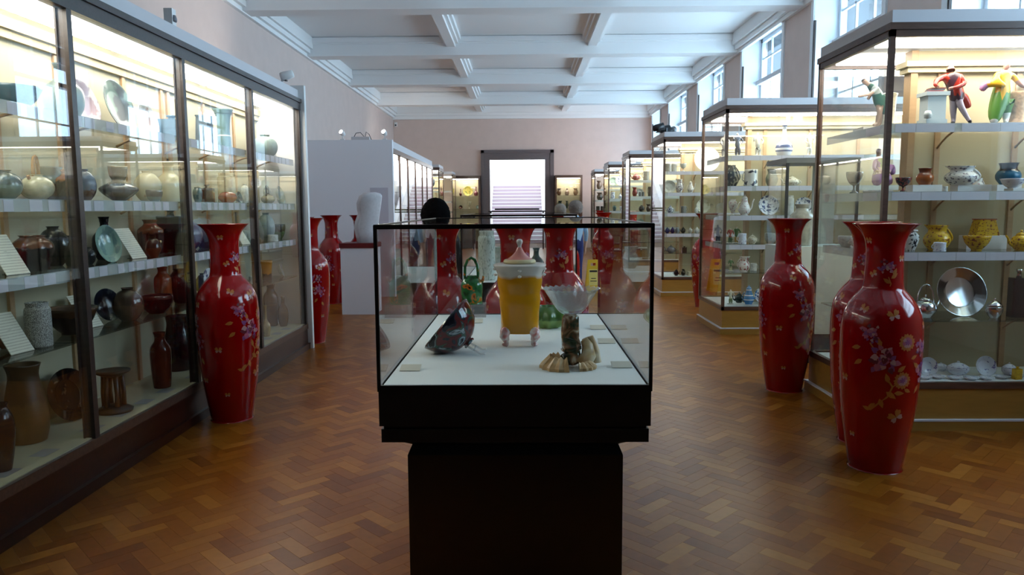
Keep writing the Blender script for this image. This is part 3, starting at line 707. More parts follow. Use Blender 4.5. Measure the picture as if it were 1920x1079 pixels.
def pot(kind, loc, w, h, mat, name, label, cat, side=0.0, group=None, lobes=0, lamp=0, mat2=None, seg=28):
    mat2 = mat2 or mat; loc = Vector(loc)
    def single(mb): return tag(link(name, mb.mesh(name), mat, None, loc), label, cat, group)
    if kind in PR: return single(MB().lathe(prof(kind, w, h), seg, lobes=lobes, lamp=lamp))
    if kind == 'plate' or kind == 'rimplate' or kind == 'oval':
        # standing dish, diameter h, facing direction `side`, leaning back
        r = h/2; wx = (w/h if kind == 'oval' else 1)
        P = [(0, .006), (r*.55, .004), (r*.62, .008), (r*.68, .016), (r*.97, .03), (r, .034), (r*.99, .028), (r*.66, .0), (r*.5, -.006), (r*.45, -.012), (0, -.008)]
        mb = MB().lathe([(a*.999, b) for a, b in P], 36)
        lean = math.radians(15)
        rot = Matrix.Rotation(side, 4, 'Z') @ Matrix.Rotation(PI/2-lean, 4, 'Y') @ Matrix.Diagonal((1, wx, 1, 1))
        mb.v = [tuple(rot @ Vector(v)) for v in mb.v]; zmin = min(v[2] for v in mb.v); mb.v = [(x, y, z-zmin) for x, y, z in mb.v]
        return single(mb)
    if kind == 'flatplate':
        r = w/2; return single(MB().lathe([(0, 0), (r*.55, 0), (r*.62, .006), (r, .018), (r, .021), (r*.66, .011), (0, .008)], 28))
    if kind == 'block': return single(MB().box(-w/2, w/2, -.05, .05, 0, h))
    if kind == 'sqbottle':
        t = thing(name, label, cat, loc, side, group); q = w/2; b = w*.06
        prf = [(-q+b, -q*.7), (q-b, -q*.7), (q, -q*.7+b), (q, q*.7-b), (q-b, q*.7), (-q+b, q*.7), (-q, q*.7-b), (-q, -q*.7+b)]
        hb = h*.82; part('body', MB().prism(prf, 0, hb, 'z'), mat, t)
        part('neck', MB().lathe([(0, hb-.002), (w*.16, hb), (w*.13, hb+.06*h), (w*.13, h*.93), (w*.2, h*.95), (w*.2, h), (w*.12, h), (0, h*.96)], 18), mat2, t); return t
    if kind == 'slab':
        t = thing(name, label, cat, loc, side, group)
        part('body', MB().prism([(-w*.5, 0), (w*.5, 0), (w*.3, h*.95), (-w*.32, h*.95)], -w*.28, w*.28, 'y'), mat, t); part('lip', MB().box(-w*.36, w*.34, -w*.3, w*.3, h*.95, h), mat2, t); return t
    t = thing(name, label, cat, loc, 0, group)
    if kind in ('jug', 'pitcherjug', 'pearjug', 'mugjug'):
        bk = {'jug': 'jugbody', 'pitcherjug': 'pitcher', 'pearjug': 'pear', 'mugjug': 'mug'}[kind]
        mb = MB().lathe(prof(bk, w, h), seg)
        d = dirv(side+PI)
        if bk != 'mug':
            nv = []
            for v in mb.v:
                q = Vector((v[0], v[1], 0)); k = max(0, q.normalized().dot(d) if q.length > 1e-6 else 0)**6*max(0, (v[2]/h-.8)/.2)
                nv.append((v[0]+d.x*k*w*.16, v[1]+d.y*k*w*.16, v[2]+k*h*.03))
            mb.v = nv
        part('body', mb, mat, t); P = PR[bk]; r = lambda zf: w/2*max(a for a, b in [min(P, key=lambda q: abs(q[1]-zf))])
        part('handle', MB().tube(handle_pts(side, r(.9)*.92, r(.3)*.95, h*.9, h*.28, w*.22), w*.045, 8), mat2, t); return t
    if kind in ('teapot', 'coffeepot'):
        bk, hb = ('pot', .74) if kind == 'teapot' else ('pear', .80)
        part('body', MB().lathe(prof(bk, w, h*hb), seg, lobes=lobes, lamp=lamp), mat, t)
        d = dirv(side+PI); z1 = h*hb
        part('spout', MB().tube(smoothp([tuple(d*w*.42+Vector((0, 0, z1*.3))), tuple(d*w*.62+Vector((0, 0, z1*.45))), tuple(d*w*.72+Vector((0, 0, z1*.8))), tuple(d*w*.84+Vector((0, 0, z1*.98)))], 3), [w*.085*(1-.05*i) for i in range(10)], 10), mat2, t)
        part('handle', MB().tube(handle_pts(side, w*.40, w*.42, z1*.82, z1*.25, w*.25), w*.04, 8), mat2, t)
        rt = PR[bk][-1][0]*w/2
        ld = part('lid', MB().lathe([(0, z1-.004), (rt*1.05, z1), (rt*.95, z1+h*.05), (rt*.5, z1+h*.13), (0, z1+h*.15)], 20), mat2, t)
        part('knob', MB().lathe([(0, z1+h*.13), (rt*.16, z1+h*.15), (rt*.3, z1+h*.2), (rt*.2, h*.99), (0, h)], 12), mat2, ld); return t
    if kind == 'kettle':
        z1 = h*.52; part('body', MB().lathe(prof('pot', w*.8, z1), seg, lobes=10, lamp=.04), mat, t); d = dirv(side+PI)
        part('spout', MB().tube([tuple(d*w*.34+Vector((0, 0, z1*.5))), tuple(d*w*.46+Vector((0, 0, z1*.65))), tuple(d*w*.52+Vector((0, 0, z1*.98)))], [w*.06, w*.045, w*.03], 10), mat2, t)
        part('handle', MB().tube(arc_pts(side, w*.33, z1*.8, h-z1*.8), w*.03, 8), mat2, t)
        ld = part('lid', MB().lathe([(0, z1-.002), (w*.2, z1), (w*.17, z1+h*.04), (w*.06, z1+h*.1), (0, z1+h*.11)], 20), mat2, t)
        part('knob', MB().lathe([(0, z1+h*.1), (w*.03, z1+h*.12), (w*.04, z1+h*.15), (0, z1+h*.18)], 12), mat2, ld); return t
    if kind == 'tureen':
        z1 = h*.55; part('body', MB().lathe(prof('deepbowl', w, z1), seg, sy=.75, lobes=lobes, lamp=lamp), mat, t)
        ld = part('lid', MB().lathe([(0, z1-.002), (w*.5, z1), (w*.44, z1+h*.1), (w*.25, z1+h*.25), (w*.08, z1+h*.32), (0, z1+h*.33)], seg, sy=.75), mat2, t)
        part('knob', MB().lathe([(0, z1+h*.3), (w*.05, z1+h*.33), (w*.07, h*.95), (0, h)], 12), mat2, ld)
        for s in (0, PI): part('handle', MB().tube(handle_pts(side+s, w*.45, w*.43, z1*.85, z1*.5, w*.1), w*.03, 8), mat2, t)
        return t
    if kind == 'loopbottle':
        hb = h*.58; part('body', MB().lathe(prof('globe', w, hb), seg), mat, t)
        part('loop_handle', MB().tube(arc_pts(side, w*.13, hb*.93, h-hb*.93), w*.06, 8), mat2, t)
        d = dirv(side+PI); part('spout', MB().tube([tuple(d*w*.3+Vector((0, 0, hb*.7))), tuple(d*w*.4+Vector((0, 0, hb*.95)))], [w*.06, w*.05], 8), mat2, t); return t
    if kind == 'stickpot':
        part('body', MB().lathe(prof('pot', w, h), seg), mat, t); d = dirv(side)
        part('stick_handle', MB().tube([tuple(d*w*.46+Vector((0, 0, h*.55))), tuple(d*w*.75+Vector((0, 0, h*.68))), tuple(d*w*1.0+Vector((0, 0, h*.82)))], [w*.08, w*.09, w*.11], 10), mat2, t); return t
    if kind == 'pedestalstand':
        part('top', MB().lathe([(0, h*.84), (w*.2, h*.84), (w*.5, h*.97), (w*.5, h), (0, h*.96)], 32), mat, t)
        part('foot', MB().lathe([(0, 0), (w*.5, 0), (w*.52, h*.06), (w*.3, h*.16), (0, h*.2)], 32), mat, t)
        for i in range(6):
            a = PI*i/3+.3; d = dirv(a); part('column', MB().tube([tuple(d*w*.26+Vector((0, 0, h*.12))), tuple(d*w*.29+Vector((0, 0, h*.45))), tuple(d*w*.24+Vector((0, 0, h*.9)))], [w*.08, w*.06, w*.08], 8), mat, t)
        return t
    raise ValueError(kind)

# colours
G = glaze
cel = G((150, 172, 160)); dkg = G((24, 26, 30)); brn = G((96, 52, 30), (60, 34, 24), .5); cream = G((206, 200, 168)); tan = G((106, 78, 42), (84, 60, 34), .5, .4)
blk = G((12, 12, 14)); redbr = G((92, 26, 22)); blug = G((86, 116, 136), rough=.35); white = G((226, 226, 220)); choc = G((58, 34, 24))
copper = G((170, 84, 34), (120, 50, 24), .5); teal = G((70, 110, 116), rough=.3); silver = M_SILVER; yel = G((214, 168, 24)); yelf = G((216, 172, 30), (130, 66, 34), 0, .15, .42, 9)
bw = G((222, 224, 226), (60, 72, 110), 0, .12, .46, 7); bwd = G((214, 216, 214), (26, 30, 40), 0, .12, .47, 7); flo = G((226, 222, 214), (160, 84, 96), 0, .12, .40, 9)
plb = G((220, 222, 228), (118, 112, 160), 0, .12, .38, 6); grn = G((44, 84, 40), (30, 40, 22), .5); speck = G((190, 190, 184), (110, 108, 104), 0, .5, .5, 40)
wcard = plain('white_block_card', (218, 216, 212), .7); dkblue = G((28, 40, 74)); pale = G((206, 210, 204))
tealb = G((48, 104, 124))

# ---- studio pottery in the long showcase: (shelf, centre px, width px, height px, depth x, kind, material, name, label, category, options)
class Shelves:
    """greedy placement: keeps each piece on its line of sight and looks for the free depth nearest the wished one"""
    def __init__(s): s.placed = {}
    def fits(s, key, a, d, ha, hd, rnd):
        worst = 0
        for (a2, d2, ha2, hd2, r2) in s.placed.get(key, []):
            if rnd and r2: o = ha+ha2+.003-math.hypot(a-a2, d-d2)
            else: o = min(ha+ha2+.003-abs(a-a2), hd+hd2+.003-abs(d-d2))
            worst = max(worst, o)
        return worst
    def place(s, key, along, want, lo, hi, size, amin=None, amax=None):
        """along(depth)->along coord, size(along,depth)->(half along, half depth, round)"""
        best = None
        for sh in (0, .012, -.012, .025, -.025, .04, -.04, .06, -.06, .08, -.08):
            for i in range(25):
                d = want+(i+1)//2*.012*(1 if i % 2 else -1); a = along(d)+sh; ha, hd, rnd = size(a, d)
                if d-hd < lo or d+hd > hi:
                    d = min(max(d, lo+hd), hi-hd); a = along(d)+sh
                if amin is not None: a = min(max(a, amin(a)+ha), amax(a)-ha)
                o = s.fits(key, a, d, ha, hd, rnd)
                c = (max(o, 0), abs(sh), abs(d-want))
                if best is None or c < best[0]: best = (c, a, d, ha, hd, rnd)
                if o <= 0: break
            if best[0][0] <= 0: break
        _, a, d, ha, hd, rnd = best
        s.placed.setdefault(key, []).append((a, d, ha, hd, rnd)); return a, d
SHV = Shelves()
FLAT = ('plate', 'oval')
def halves(kind, w, h, side_on):
    """half extents along the shelf and in depth"""
    if kind == 'plate': return h/2*1.0, h*.13+.035, False
    if kind == 'oval': return w/2, h*.13+.035, False
    if kind == 'block': return (.05, w/2, False) if side_on else (w/2, .05, False)
    if kind == 'card': return .085, .09, False
    if kind == 'sqbottle': return w*.5, w*.5, False
    if kind == 'slab': return w*.5, w*.32, False
    k = {'jug': .25, 'pitcherjug': .22, 'pearjug': .22, 'mugjug': .25, 'teapot': .35, 'coffeepot': .35, 'tureen': .12, 'stickpot': .5, 'kettle': .0, 'loopbottle': .0}.get(kind)
    if k is not None: return w*(.5+k), w*.5, False
    return w/2, w/2, True
def bay(y):
    for a, b in zip(POSTS, POSTS[1:]):
        if a <= y <= b: return a, b
    return POSTS[0], POSTS[-1]
def L(sh, cx, wp, hp, X, kind, mat, name, label, cat, side=PI/2, **o):
    al = lambda d: seat_x(cx, d, LSH[sh]+.12)
    sz = lambda a, d: halves(kind, wp*mpp((d, a, 1.4)), hp*mpp((d, a, 1.4)), True)
    a, X = SHV.place(('L', sh), al, X, LBK+.022, LX-.08, sz, lambda y: POSTS[0]+.01, lambda y: POSTS[-1]-.01)
    s = mpp((X, a, LSH[sh]))
    return pot(kind, (X, a, LSH[sh]+.0005), wp*s, hp*s, mat, name, label, cat, side, 'studio pottery in the long showcase', **o)
XA, XB, XC = -2.70, -2.80, -2.62
# top shelf
L(4, 24, 96, 42, -2.72, 'bowl', G((58, 92, 104), rough=.3), 'wide_bowl', 'wide slate-blue bowl at the near end of the top shelf', 'bowl')
L(4, 119, 70, 100, XA, 'bottle', G((118, 134, 126), (96, 110, 108), .5, .3), 'stoneware_bottle', 'grey-green stoneware bottle vase behind the showcase stile, top shelf', 'vase')
L(4, 152, 0, 88, -2.80, 'plate', G((200, 194, 190), (150, 132, 138), 0, .2, .5, 2), 'charger', 'pale charger with mauve rim behind the stoneware bottle', 'plate', 0.0)
L(4, 218, 0, 98, -2.78, 'plate', G((120, 140, 132), (84, 92, 96), 0, .2, .5, 2), 'charger', 'large grey-green charger propped on the top shelf', 'plate', 0.0)
L(4, 272, 0, 66, -2.78, 'plate', G((206, 206, 200), (140, 110, 92), 0, .2, .4, 2), 'dish', 'white dish with a brown wedge, smaller of two propped together', 'plate', 0.0)
L(4, 322, 46, 44, XA, 'sqbottle', blug, 'square_flask', 'squat blue-grey square flask on the top shelf', 'flask', .2)
L(4, 384, 38, 56, XA, 'slab', G((76, 96, 108), rough=.4), 'slab_vase', 'blue-grey slab vase with sloping sides on the top shelf', 'vase', PI/2)
L(4, 420, 38, 74, XA, 'flare', banded((96, 124, 118), [(.36, .41, (186, 96, 66)), (.33, .36, (214, 206, 190))]), 'flared_vase', 'tall flared green vase with an orange band, top shelf', 'vase')
L(4, 497, 46, 42, XA, 'globe', G((130, 150, 144), rough=.4), 'round_pot', 'round grey-green pot beside a small white bottle, top shelf', 'pot')
bl = L(4, 529, 18, 11, -2.76, 'block', wcard, 'display_block', 'white display block under the small white bottle', 'block')
pot('longneck', (bl.location.x, bl.location.y, LSH[4]+.001+11*mpp((bl.location.x, bl.location.y, 2.1))), .07, .15, pale, 'small_bottle', 'small white long-necked bottle standing on a white block', 'bottle')
# second shelf
L(3, 8, 58, 54, XA, 'globe', G((92, 112, 100), (60, 76, 74), .5), 'round_jar', 'round mottled green jar at the near end of the second shelf', 'jar')
L(3, 68, 58, 80, XC, 'loopbottle', cream, 'gourd_bottle', 'cream gourd bottle with a tall loop handle', 'bottle', PI/2, mat2=G((176, 130, 84)))
L(3, 95, 52, 62, XB, 'jugbody', G((44, 40, 36), (112, 128, 124), .52), 'wide_necked_jar', 'dark jar with grey-green shoulder and wide neck', 'jar')
L(3, 128, 42, 56, XA, 'shouldered', G((34, 30, 28), (150, 100, 60), .62), 'shouldered_jar', 'dark jar with a copper-coloured shoulder, second shelf', 'jar')
L(3, 157, 42, 58, -2.66, 'globe', G((70, 44, 36), (70, 92, 112), .32), 'round_bottle', 'round blue-and-brown bottle beside the stile, second shelf', 'bottle')
L(3, 222, 68, 64, -2.64, 'lens', G((52, 54, 60), (120, 112, 92), .5, .1), 'flanged_vase', 'dark flanged vase with a flaring mouth, second shelf', 'vase')
L(3, 277, 48, 57, -2.74, 'globe', G((196, 188, 158), (150, 120, 96), 0, .2, .3, 3), 'cream_jar', 'round cream jar with brown brushwork, second shelf', 'jar')
L(3, 288, 30, 21, -2.58, 'deepbowl', G((112, 126, 124), (90, 84, 80), .4), 'small_bowl', 'small celadon bowl in front of the cream jar', 'bowl')
L(3, 318, 50, 76, XB, 'bottle', G((204, 200, 170), (190, 184, 150), .5), 'cream_bottle', 'large cream bottle with dark mouth, second shelf', 'bottle')
L(3, 370, 18, 28, XA, 'jar', G((70, 100, 102)), 'small_jar', 'small blue-green jar beside a brown square pot', 'jar')
L(3, 388, 24, 33, XA, 'sqbottle', G((70, 48, 28)), 'square_pot', 'brown square pot on the second shelf', 'pot', .2)
L(3, 425, 32, 56, XB, 'cyl', G((200, 190, 158)), 'tall_cylinder_jar', 'tall pale cylinder jar behind a copper jar', 'jar')
L(3, 426, 34, 20, XC, 'pot', copper, 'squat_jar', 'squat copper-coloured jar on the second shelf', 'jar')
L(3, 443, 0, 22, -2.66, 'plate', G((90, 116, 124), (60, 70, 84), 0, .2, .5, 4), 'small_dish', 'small blue dish standing beside the copper jar', 'plate', 0)
L(3, 459, 18, 36, XB, 'globe', pale, 'pale_globe_jar', 'pale globe jar next to the stile, second shelf', 'jar')
L(3, 502, 25, 30, XA, 'loopbottle', G((150, 140, 110)), 'handled_bottle', 'round bottle with dark loop handle, second shelf far bay', 'bottle', PI/2, mat2=G((60, 56, 50)))
L(3, 508, 0, 36, XB, 'plate', pale, 'pale_plate', 'pale plate standing behind the handled bottle', 'plate', 0)
L(3, 528, 0, 34, XB, 'plate', G((176, 188, 182)), 'celadon_plate', 'celadon plate standing at the far end, second shelf', 'plate', 0)
L(3, 526, 13, 9, XC, 'deepbowl', G((150, 160, 150)), 'tiny_bowl', 'tiny bowl in front of the celadon plate', 'bowl')
# third shelf
L(2, 62, 70, 66, XA, 'jar', G((14, 14, 16), (110, 66, 40), .66), 'glazed_jar', 'large black jar with a brown glazed shoulder, third shelf', 'jar')
L(2, 101, 54, 74, XB, 'globe', blk, 'black_bottle', 'black round bottle behind the large jar, third shelf', 'bottle')
L(2, 134, 28, 58, XA, 'bottle', G((30, 20, 18)), 'dark_bottle', 'dark brown bottle close to the stile, third shelf', 'bottle')
L(2, 165, 24, 32, -2.66, 'globe', G((28, 26, 24)), 'ball_vase', 'small dark ball vase beside the celadon oval dish', 'vase')
L(2, 197, 44, 80, XB, 'bottle', dkg, 'dark_vase', 'dark bottle vase behind the celadon oval dish', 'vase')
L(2, 198, 50, 72, -2.66, 'oval', G((138, 166, 152), (108, 136, 132), 0, .15, .5, 3), 'oval_dish', 'oval celadon dish propped upright on the third shelf', 'plate', -.45)
L(2, 283, 46, 64, XB, 'shouldered', G((30, 24, 26), (120, 62, 34), .62), 'streaked_jar', 'brown and black streaked jar behind the handled pot', 'jar')
L(2, 287, 28, 33, XC, 'stickpot', brn, 'stick_handled_pot', 'brown pot with a pale stick handle, third shelf', 'pot', PI/2, mat2=G((150, 126, 80)))
L(2, 322, 44, 82, XA, 'sqbottle', G((10, 10, 12), (44, 50, 52), .62), 'tall_square_bottle', 'tall black square bottle on the third shelf', 'bottle', .1)
L(2, 352, 54, 56, XB, 'globe', G((76, 26, 34)), 'plum_jar', 'plum-red round jar behind the stile, third shelf', 'jar')
L(2, 386, 44, 40, XA, 'pot', G((74, 24, 24)), 'low_jar', 'low dark red jar behind the red floor vase', 'jar')
L(2, 462, 26, 22, XB, 'deepbowl', G((170, 184, 170)), 'pale_bowl', 'pale green bowl behind a caption card, third shelf', 'bowl')
L(2, 499, 32, 52, XA, 'globe', G((120, 140, 142), rough=.3), 'blue_grey_jar', 'blue-grey round jar in the far bay, third shelf', 'jar')
L(2, 511, 20, 12, XC, 'mug', pale, 'white_cup', 'small white cup before the blue-grey jar', 'cup')
L(2, 531, 30, 28, XA, 'deepbowl', grn, 'green_bowl', 'green bowl with a dark side in the far bay', 'bowl')
# fourth shelf
L(1, 8, 30, 36, XB, 'pot', brn, 'brown_pot', 'brown pot behind a caption card, fourth shelf near end', 'pot')
L(1, 72, 44, 84, -2.64, 'cyl', speck, 'speckled_jar', 'speckled white cylinder jar on the fourth shelf', 'jar')
L(1, 132, 92, 50, -2.72, 'bowl', G((26, 20, 16), (70, 46, 24), .7), 'large_bowl', 'wide dark brown bowl beside the speckled jar', 'bowl')
L(1, 196, 0, 62, -2.82, 'plate', G((28, 32, 44), (60, 66, 70), 0, .15, .4, 3), 'dark_plate', 'dark blue plate propped behind a caption card, fourth shelf', 'plate', -.25)
L(1, 240, 54, 62, XA, 'globe', G((92, 70, 50), (70, 54, 40), .5), 'round_brown_bottle', 'round brown bottle with small neck, fourth shelf', 'bottle')
L(1, 246, 38, 14, XC, 'bowl', G((120, 120, 112)), 'small_saucer', 'small grey saucer in front of the round brown bottle', 'saucer')
L(1, 293, 58, 34, XC, 'deepbowl', G((40, 18, 18), (70, 40, 34), .8), 'red_brown_bowl', 'broad red-brown bowl on the fourth shelf', 'bowl')
L(1, 306, 31, 72, XB, 'shouldered', G((140, 72, 36)), 'orange_jar', 'orange-brown necked jar behind the broad bowl', 'jar')
L(1, 339, 40, 64, XA, 'jar', G((44, 22, 22)), 'dark_red_jar', 'dark red jar next to the stile, fourth shelf', 'jar')
L(1, 380, 26, 40, XB, 'globe', G((96, 96, 88)), 'grey_pot', 'grey round pot behind the red floor vase', 'pot')
L(1, 392, 0, 56, -2.68, 'plate', bw, 'painted_dish', 'blue-and-white painted dish beside the red floor vase neck', 'plate', -.1)
L(1, 472, 12, 14, XA, 'mug', pale, 'small_pale_cup', 'small pale cup beside the stile, fourth shelf', 'cup')
L(1, 500, 22, 36, XA, 'beaker', G((40, 28, 16), (170, 112, 30), .3), 'amber_beaker', 'amber and brown beaker in the far bay', 'beaker')
L(1, 553, 0, 26, XA, 'plate', pale, 'small_white_plate', 'small white plate at the showcase end, fourth shelf', 'plate', .2)
# case floor
L(0, 2, 50, 128, -2.60, 'jar', blk, 'large_black_jar', 'large black jar at the near end of the showcase floor', 'jar')
L(0, 50, 74, 146, -2.79, 'pitcherjug', tan, 'large_pitcher', 'large tan stoneware pitcher on the showcase floor', 'pitcher', PI/2)
L(0, 126, 0, 100, -2.825, 'plate', G((16, 16, 18), (92, 78, 60), 0, .1, .36, 5), 'patterned_dish', 'black patterned dish propped on the showcase floor', 'plate', -.2)
L(0, 213, 62, 78, -2.645, 'pedestalstand', G((34, 30, 26), rough=.4), 'openwork_stand', 'dark openwork pottery stand on the showcase floor', 'stand')
L(0, 303, 37, 104, -2.64, 'shouldered', G((84, 38, 22)), 'brown_bottle', 'red-brown shouldered bottle on the showcase floor', 'bottle')
L(0, 335, 54, 102, XB, 'pitcherjug', blk, 'black_jug', 'large black jug behind the red-brown bottle', 'jug', PI/2)
L(0, 509, 27, 78, XB, 'shouldered', G((66, 38, 24)), 'tall_brown_jar', 'tall brown jar on the showcase floor, far bay', 'jar')
L(0, 531, 19, 57, XA, 'bottle', G((70, 48, 30)), 'slim_brown_bottle', 'slim brown bottle beside the tall brown jar', 'bottle')
L(0, 499, 17, 58, XC, 'longneck', G((186, 158, 110)), 'cream_gourd_bottle', 'cream long-necked bottle on the showcase floor', 'bottle')
# caption cards
M_TEXT = None
def text_mat():
    m, nt, b = bsdf('caption_print'); N = nt.nodes.new; LK = nt.links.new
    tc = N('ShaderNodeTexCoord'); sp = N('ShaderNodeSeparateXYZ'); LK(tc.outputs['Generated'], sp.inputs[0])
    w1 = N('ShaderNodeMath'); w1.operation = 'MULTIPLY'; LK(sp.outputs[2], w1.inputs[0]); w1.inputs[1].default_value = 15
    w2 = N('ShaderNodeMath'); w2.operation = 'FRACT'; LK(w1.outputs[0], w2.inputs[0])
    w3 = N('ShaderNodeMath'); w3.operation = 'LESS_THAN'; LK(w2.outputs[0], w3.inputs[0]); w3.inputs[1].default_value = .38
    no = N('ShaderNodeTexNoise'); no.inputs['Scale'].default_value = 30; LK(tc.outputs['Generated'], no.inputs['Vector'])
    w4 = N('ShaderNodeMath'); w4.operation = 'MULTIPLY'; LK(w3.outputs[0], w4.inputs[0]); LK(no.outputs[0], w4.inputs[1])
    mx = N('ShaderNodeMix'); mx.data_type = 'RGBA'; mx.inputs['A'].default_value = lin((216, 212, 196)); mx.inputs['B'].default_value = lin((150, 146, 136))
    LK(w4.outputs[0], mx.inputs['Factor']); LK(mx.outputs['Result'], b.inputs['Base Color']); b.inputs['Roughness'].default_value = .7; return m
M_TEXT = text_mat()
def capcard(sh, cx, wm, hm, label, X=-2.60, lean=32):
    ya_, X = SHV.place(('L', sh), lambda d: seat_x(cx, d, LSH[sh]+.12), X, LBK+.022, LX-.078, lambda a, d: halves('card', 0, 0, True)); mb = MB().box(-.002, .002, -wm/2, wm/2, 0, hm, mat=Matrix.Rotation(math.radians(-lean), 4, 'Y'))
    zmin = min(v[2] for v in mb.v); mb.v = [(a, b, c-zmin) for a, b, c in mb.v]
    t = thing('caption_card', label, 'sign', (X, ya_, LSH[sh]+.0005), math.radians(-8), 'printed caption cards'); part('card', mb, M_TEXT, t)
    part('rest', MB().box(-.09, .0, -.01, .01, 0, .004).box(-.075, -.07, -.01, .01, 0, hm*.5), M_SHELF, t); return t
capcard(2, 32, .15, .24, 'printed caption card beside the large black jar, third shelf')
capcard(2, 264, .15, .24, 'printed caption card between the oval dish and the handled pot')
capcard(2, 418, .13, .13, 'printed caption card behind the rim of the red floor vase', -2.64)
capcard(2, 461, .15, .2, 'printed caption card in front of the pale green bowl')
capcard(1, 40, .15, .24, 'printed caption card before the speckled jar, fourth shelf')
capcard(1, 176, .15, .24, 'printed caption card before the dark blue plate, fourth shelf')

# ================================================================ FIGURES (skinned)
def skin_mesh(J, Ed, root=0, sub=1, name='figure'):
    """J: list of (pos, radius, material index); Ed: pairs; returns one continuous mesh coloured by the nearest bone"""
    me = bpy.data.meshes.new(name); me.from_pydata([j[0] for j in J], Ed, []); o = bpy.data.objects.new('tmp', me); COL.objects.link(o)
    m = o.modifiers.new('s', 'SKIN'); m.use_smooth_shade = True
    for i, j in enumerate(J):
        r = j[1]; me.skin_vertices[0].data[i].radius = (r, r) if not hasattr(r, '__len__') else r
        me.skin_vertices[0].data[i].use_root = (i == root)
    if sub: o.modifiers.new('d', 'SUBSURF').levels = sub
    dg = bpy.context.evaluated_depsgraph_get(); dg.update()
    out = bpy.data.meshes.new_from_object(o.evaluated_get(dg)); out.name = name
    bpy.data.objects.remove(o); bpy.data.meshes.remove(me)
    segs = [(Vector(J[a][0]), Vector(J[b][0]), J[a][2], J[b][2]) for a, b in Ed]
    for p in out.polygons:
        c = Vector(p.center); best = None
        for A, B, ma, mb_ in segs:
            t = max(0, min(1, (c-A).dot(B-A)/max((B-A).length_squared, 1e-9))); d = (c-(A+(B-A)*t)).length
            if best is None or d < best[0]: best = (d, ma if t < .5 else mb_)
        p.material_index = best[1]; p.use_smooth = True
    return out

def fm(*cols, rough=.25): return [plain('figure_%d_%d_%d' % c, c, rough) for c in cols]

def figurine(loc, H, name, label, J, Ed, cols, extra=None, group=None, base=None, rot=0):
    t = thing(name, label, 'figurine', loc, rot, group)
    J = [((a[0]*H, a[1]*H, a[2]*H), (r*H if not hasattr(r, '__len__') else tuple(q*H for q in r)), m) for a, r, m in J]
    part('figure', skin_mesh(J, Ed), fm(*cols), t)
    if base: part('base', MB().lathe([(0, 0), (base[0]*H, 0), (base[0]*H*1.05, base[1]*H*.5), (base[0]*H*.95, base[1]*H), (0, base[1]*H)], 20, sy=.6), plain('figure_base_%d_%d_%d' % base[2], base[2], .4, noise=.2, scale=40), t)
    if extra: extra(t, H)
    clampz(t, -.10*H if name == 'bending_figurine' else 0)
    return t

def clampz(t, z=0.0):
    for c in t.children:
        if c.type == 'MESH':
            for v in c.data.vertices:
                if v.co.z < z: v.co.z = z
# ================================================================ CENTRE VITRINE
def deckpt(x, y): return onz(x, y, VZ)
def multi(name, stops, scale=6, rough=.1):
    m, nt, b = bsdf(name); N = nt.nodes.new; LK = nt.links.new; b.inputs['Roughness'].default_value = rough
    tc = N('ShaderNodeTexCoord'); no = N('ShaderNodeTexNoise'); no.inputs['Scale'].default_value = scale; no.inputs['Detail'].default_value = 2.5; no.inputs['Distortion'].default_value = .6
    LK(tc.outputs['Object'], no.inputs['Vector']); r = N('ShaderNodeValToRGB'); e = r.color_ramp.elements
    e[0].position = stops[0][0]; e[0].color = lin(stops[0][1]); e[1].position = stops[-1][0]; e[1].color = lin(stops[-1][1])
    for p, c in stops[1:-1]: x = e.new(p); x.color = lin(c)
    LK(no.outputs[0], r.inputs[0]); LK(r.outputs[0], b.inputs['Base Color']); return m
# yellow urn
p = deckpt(975, 650); p.y += .07; q = p; S = .00091
urn = thing('lidded_urn', 'yellow lidded urn with white shoulders and pink paw feet', 'urn', (p.x, p.y, VZ), 0)
M_URN = glaze((206, 140, 10), (222, 214, 204), .80, .18, 0, 2.0); M_PKW = multi('pink_white_glaze', [(.35, (206, 120, 112)), (.5, (226, 190, 184)), (.6, (232, 226, 220))], 26, .2)
M_WHG = plain('white_glaze', (228, 224, 218), .15); M_CRM = plain('cream_glaze', (222, 204, 160), .2); M_PKG = plain('pink_glaze', (222, 140, 128), .2)
UP_ = [(0, .058), (.070, .058), (.088, .066), (.097, .09), (.099, .13), (.101, .17), (.107, .22), (.104, .255), (.112, .285), (.117, .32), (.114, .345), (.126, .375), (.137, .392), (.118, .398), (.08, .40), (0, .40)]
def squarish(mb, k=.09):
    nv = []
    for x, y, z in mb.v:
        a = math.atan2(y, x); f_ = 1+k*math.cos(4*a+PI)*.6-k*.0; nv.append((x*f_, y*f_, z))
    mb.v = nv; return mb
part('body', squarish(MB().lathe(smoothp(UP_, 2), 48)), M_URN, urn)
for i in range(4):
    a = PI/4+i*PI/2; d = dirv(a)
    part('foot', MB().tube([tuple(d*r+Vector((0, 0, z))) for r, z in ((.075, .085), (.102, .07), (.108, .048), (.096, .026), (.092, .012), (.108, .004))], [.022, .026, .022, .013, .012, .015], 10), M_PKW, urn)
for i in range(4):
    d = dirv(i*PI/2); e_ = dirv(i*PI/2+PI/2)
    for k in (0, 1): part('scroll', MB().lathe([(0, -.008), (.008, -.004), (.01, 0), (.008, .004), (0, .008)], 10, mat=Matrix.Translation(tuple(d*(.122-.003*k)+Vector((0, 0, .372-.028*k))))), M_WHG, urn)
ld = part('lid', MB().lathe([(0, .40), (.078, .402), (.08, .41), (.074, .418), (.066, .42), (0, .42)], 36), M_CRM, urn)
part('lid_cone', MB().lathe(smoothp([(.066, .419), (.05, .428), (.03, .445), (.016, .465), (.010, .478), (0, .479)], 3), 28), M_PKG, ld)
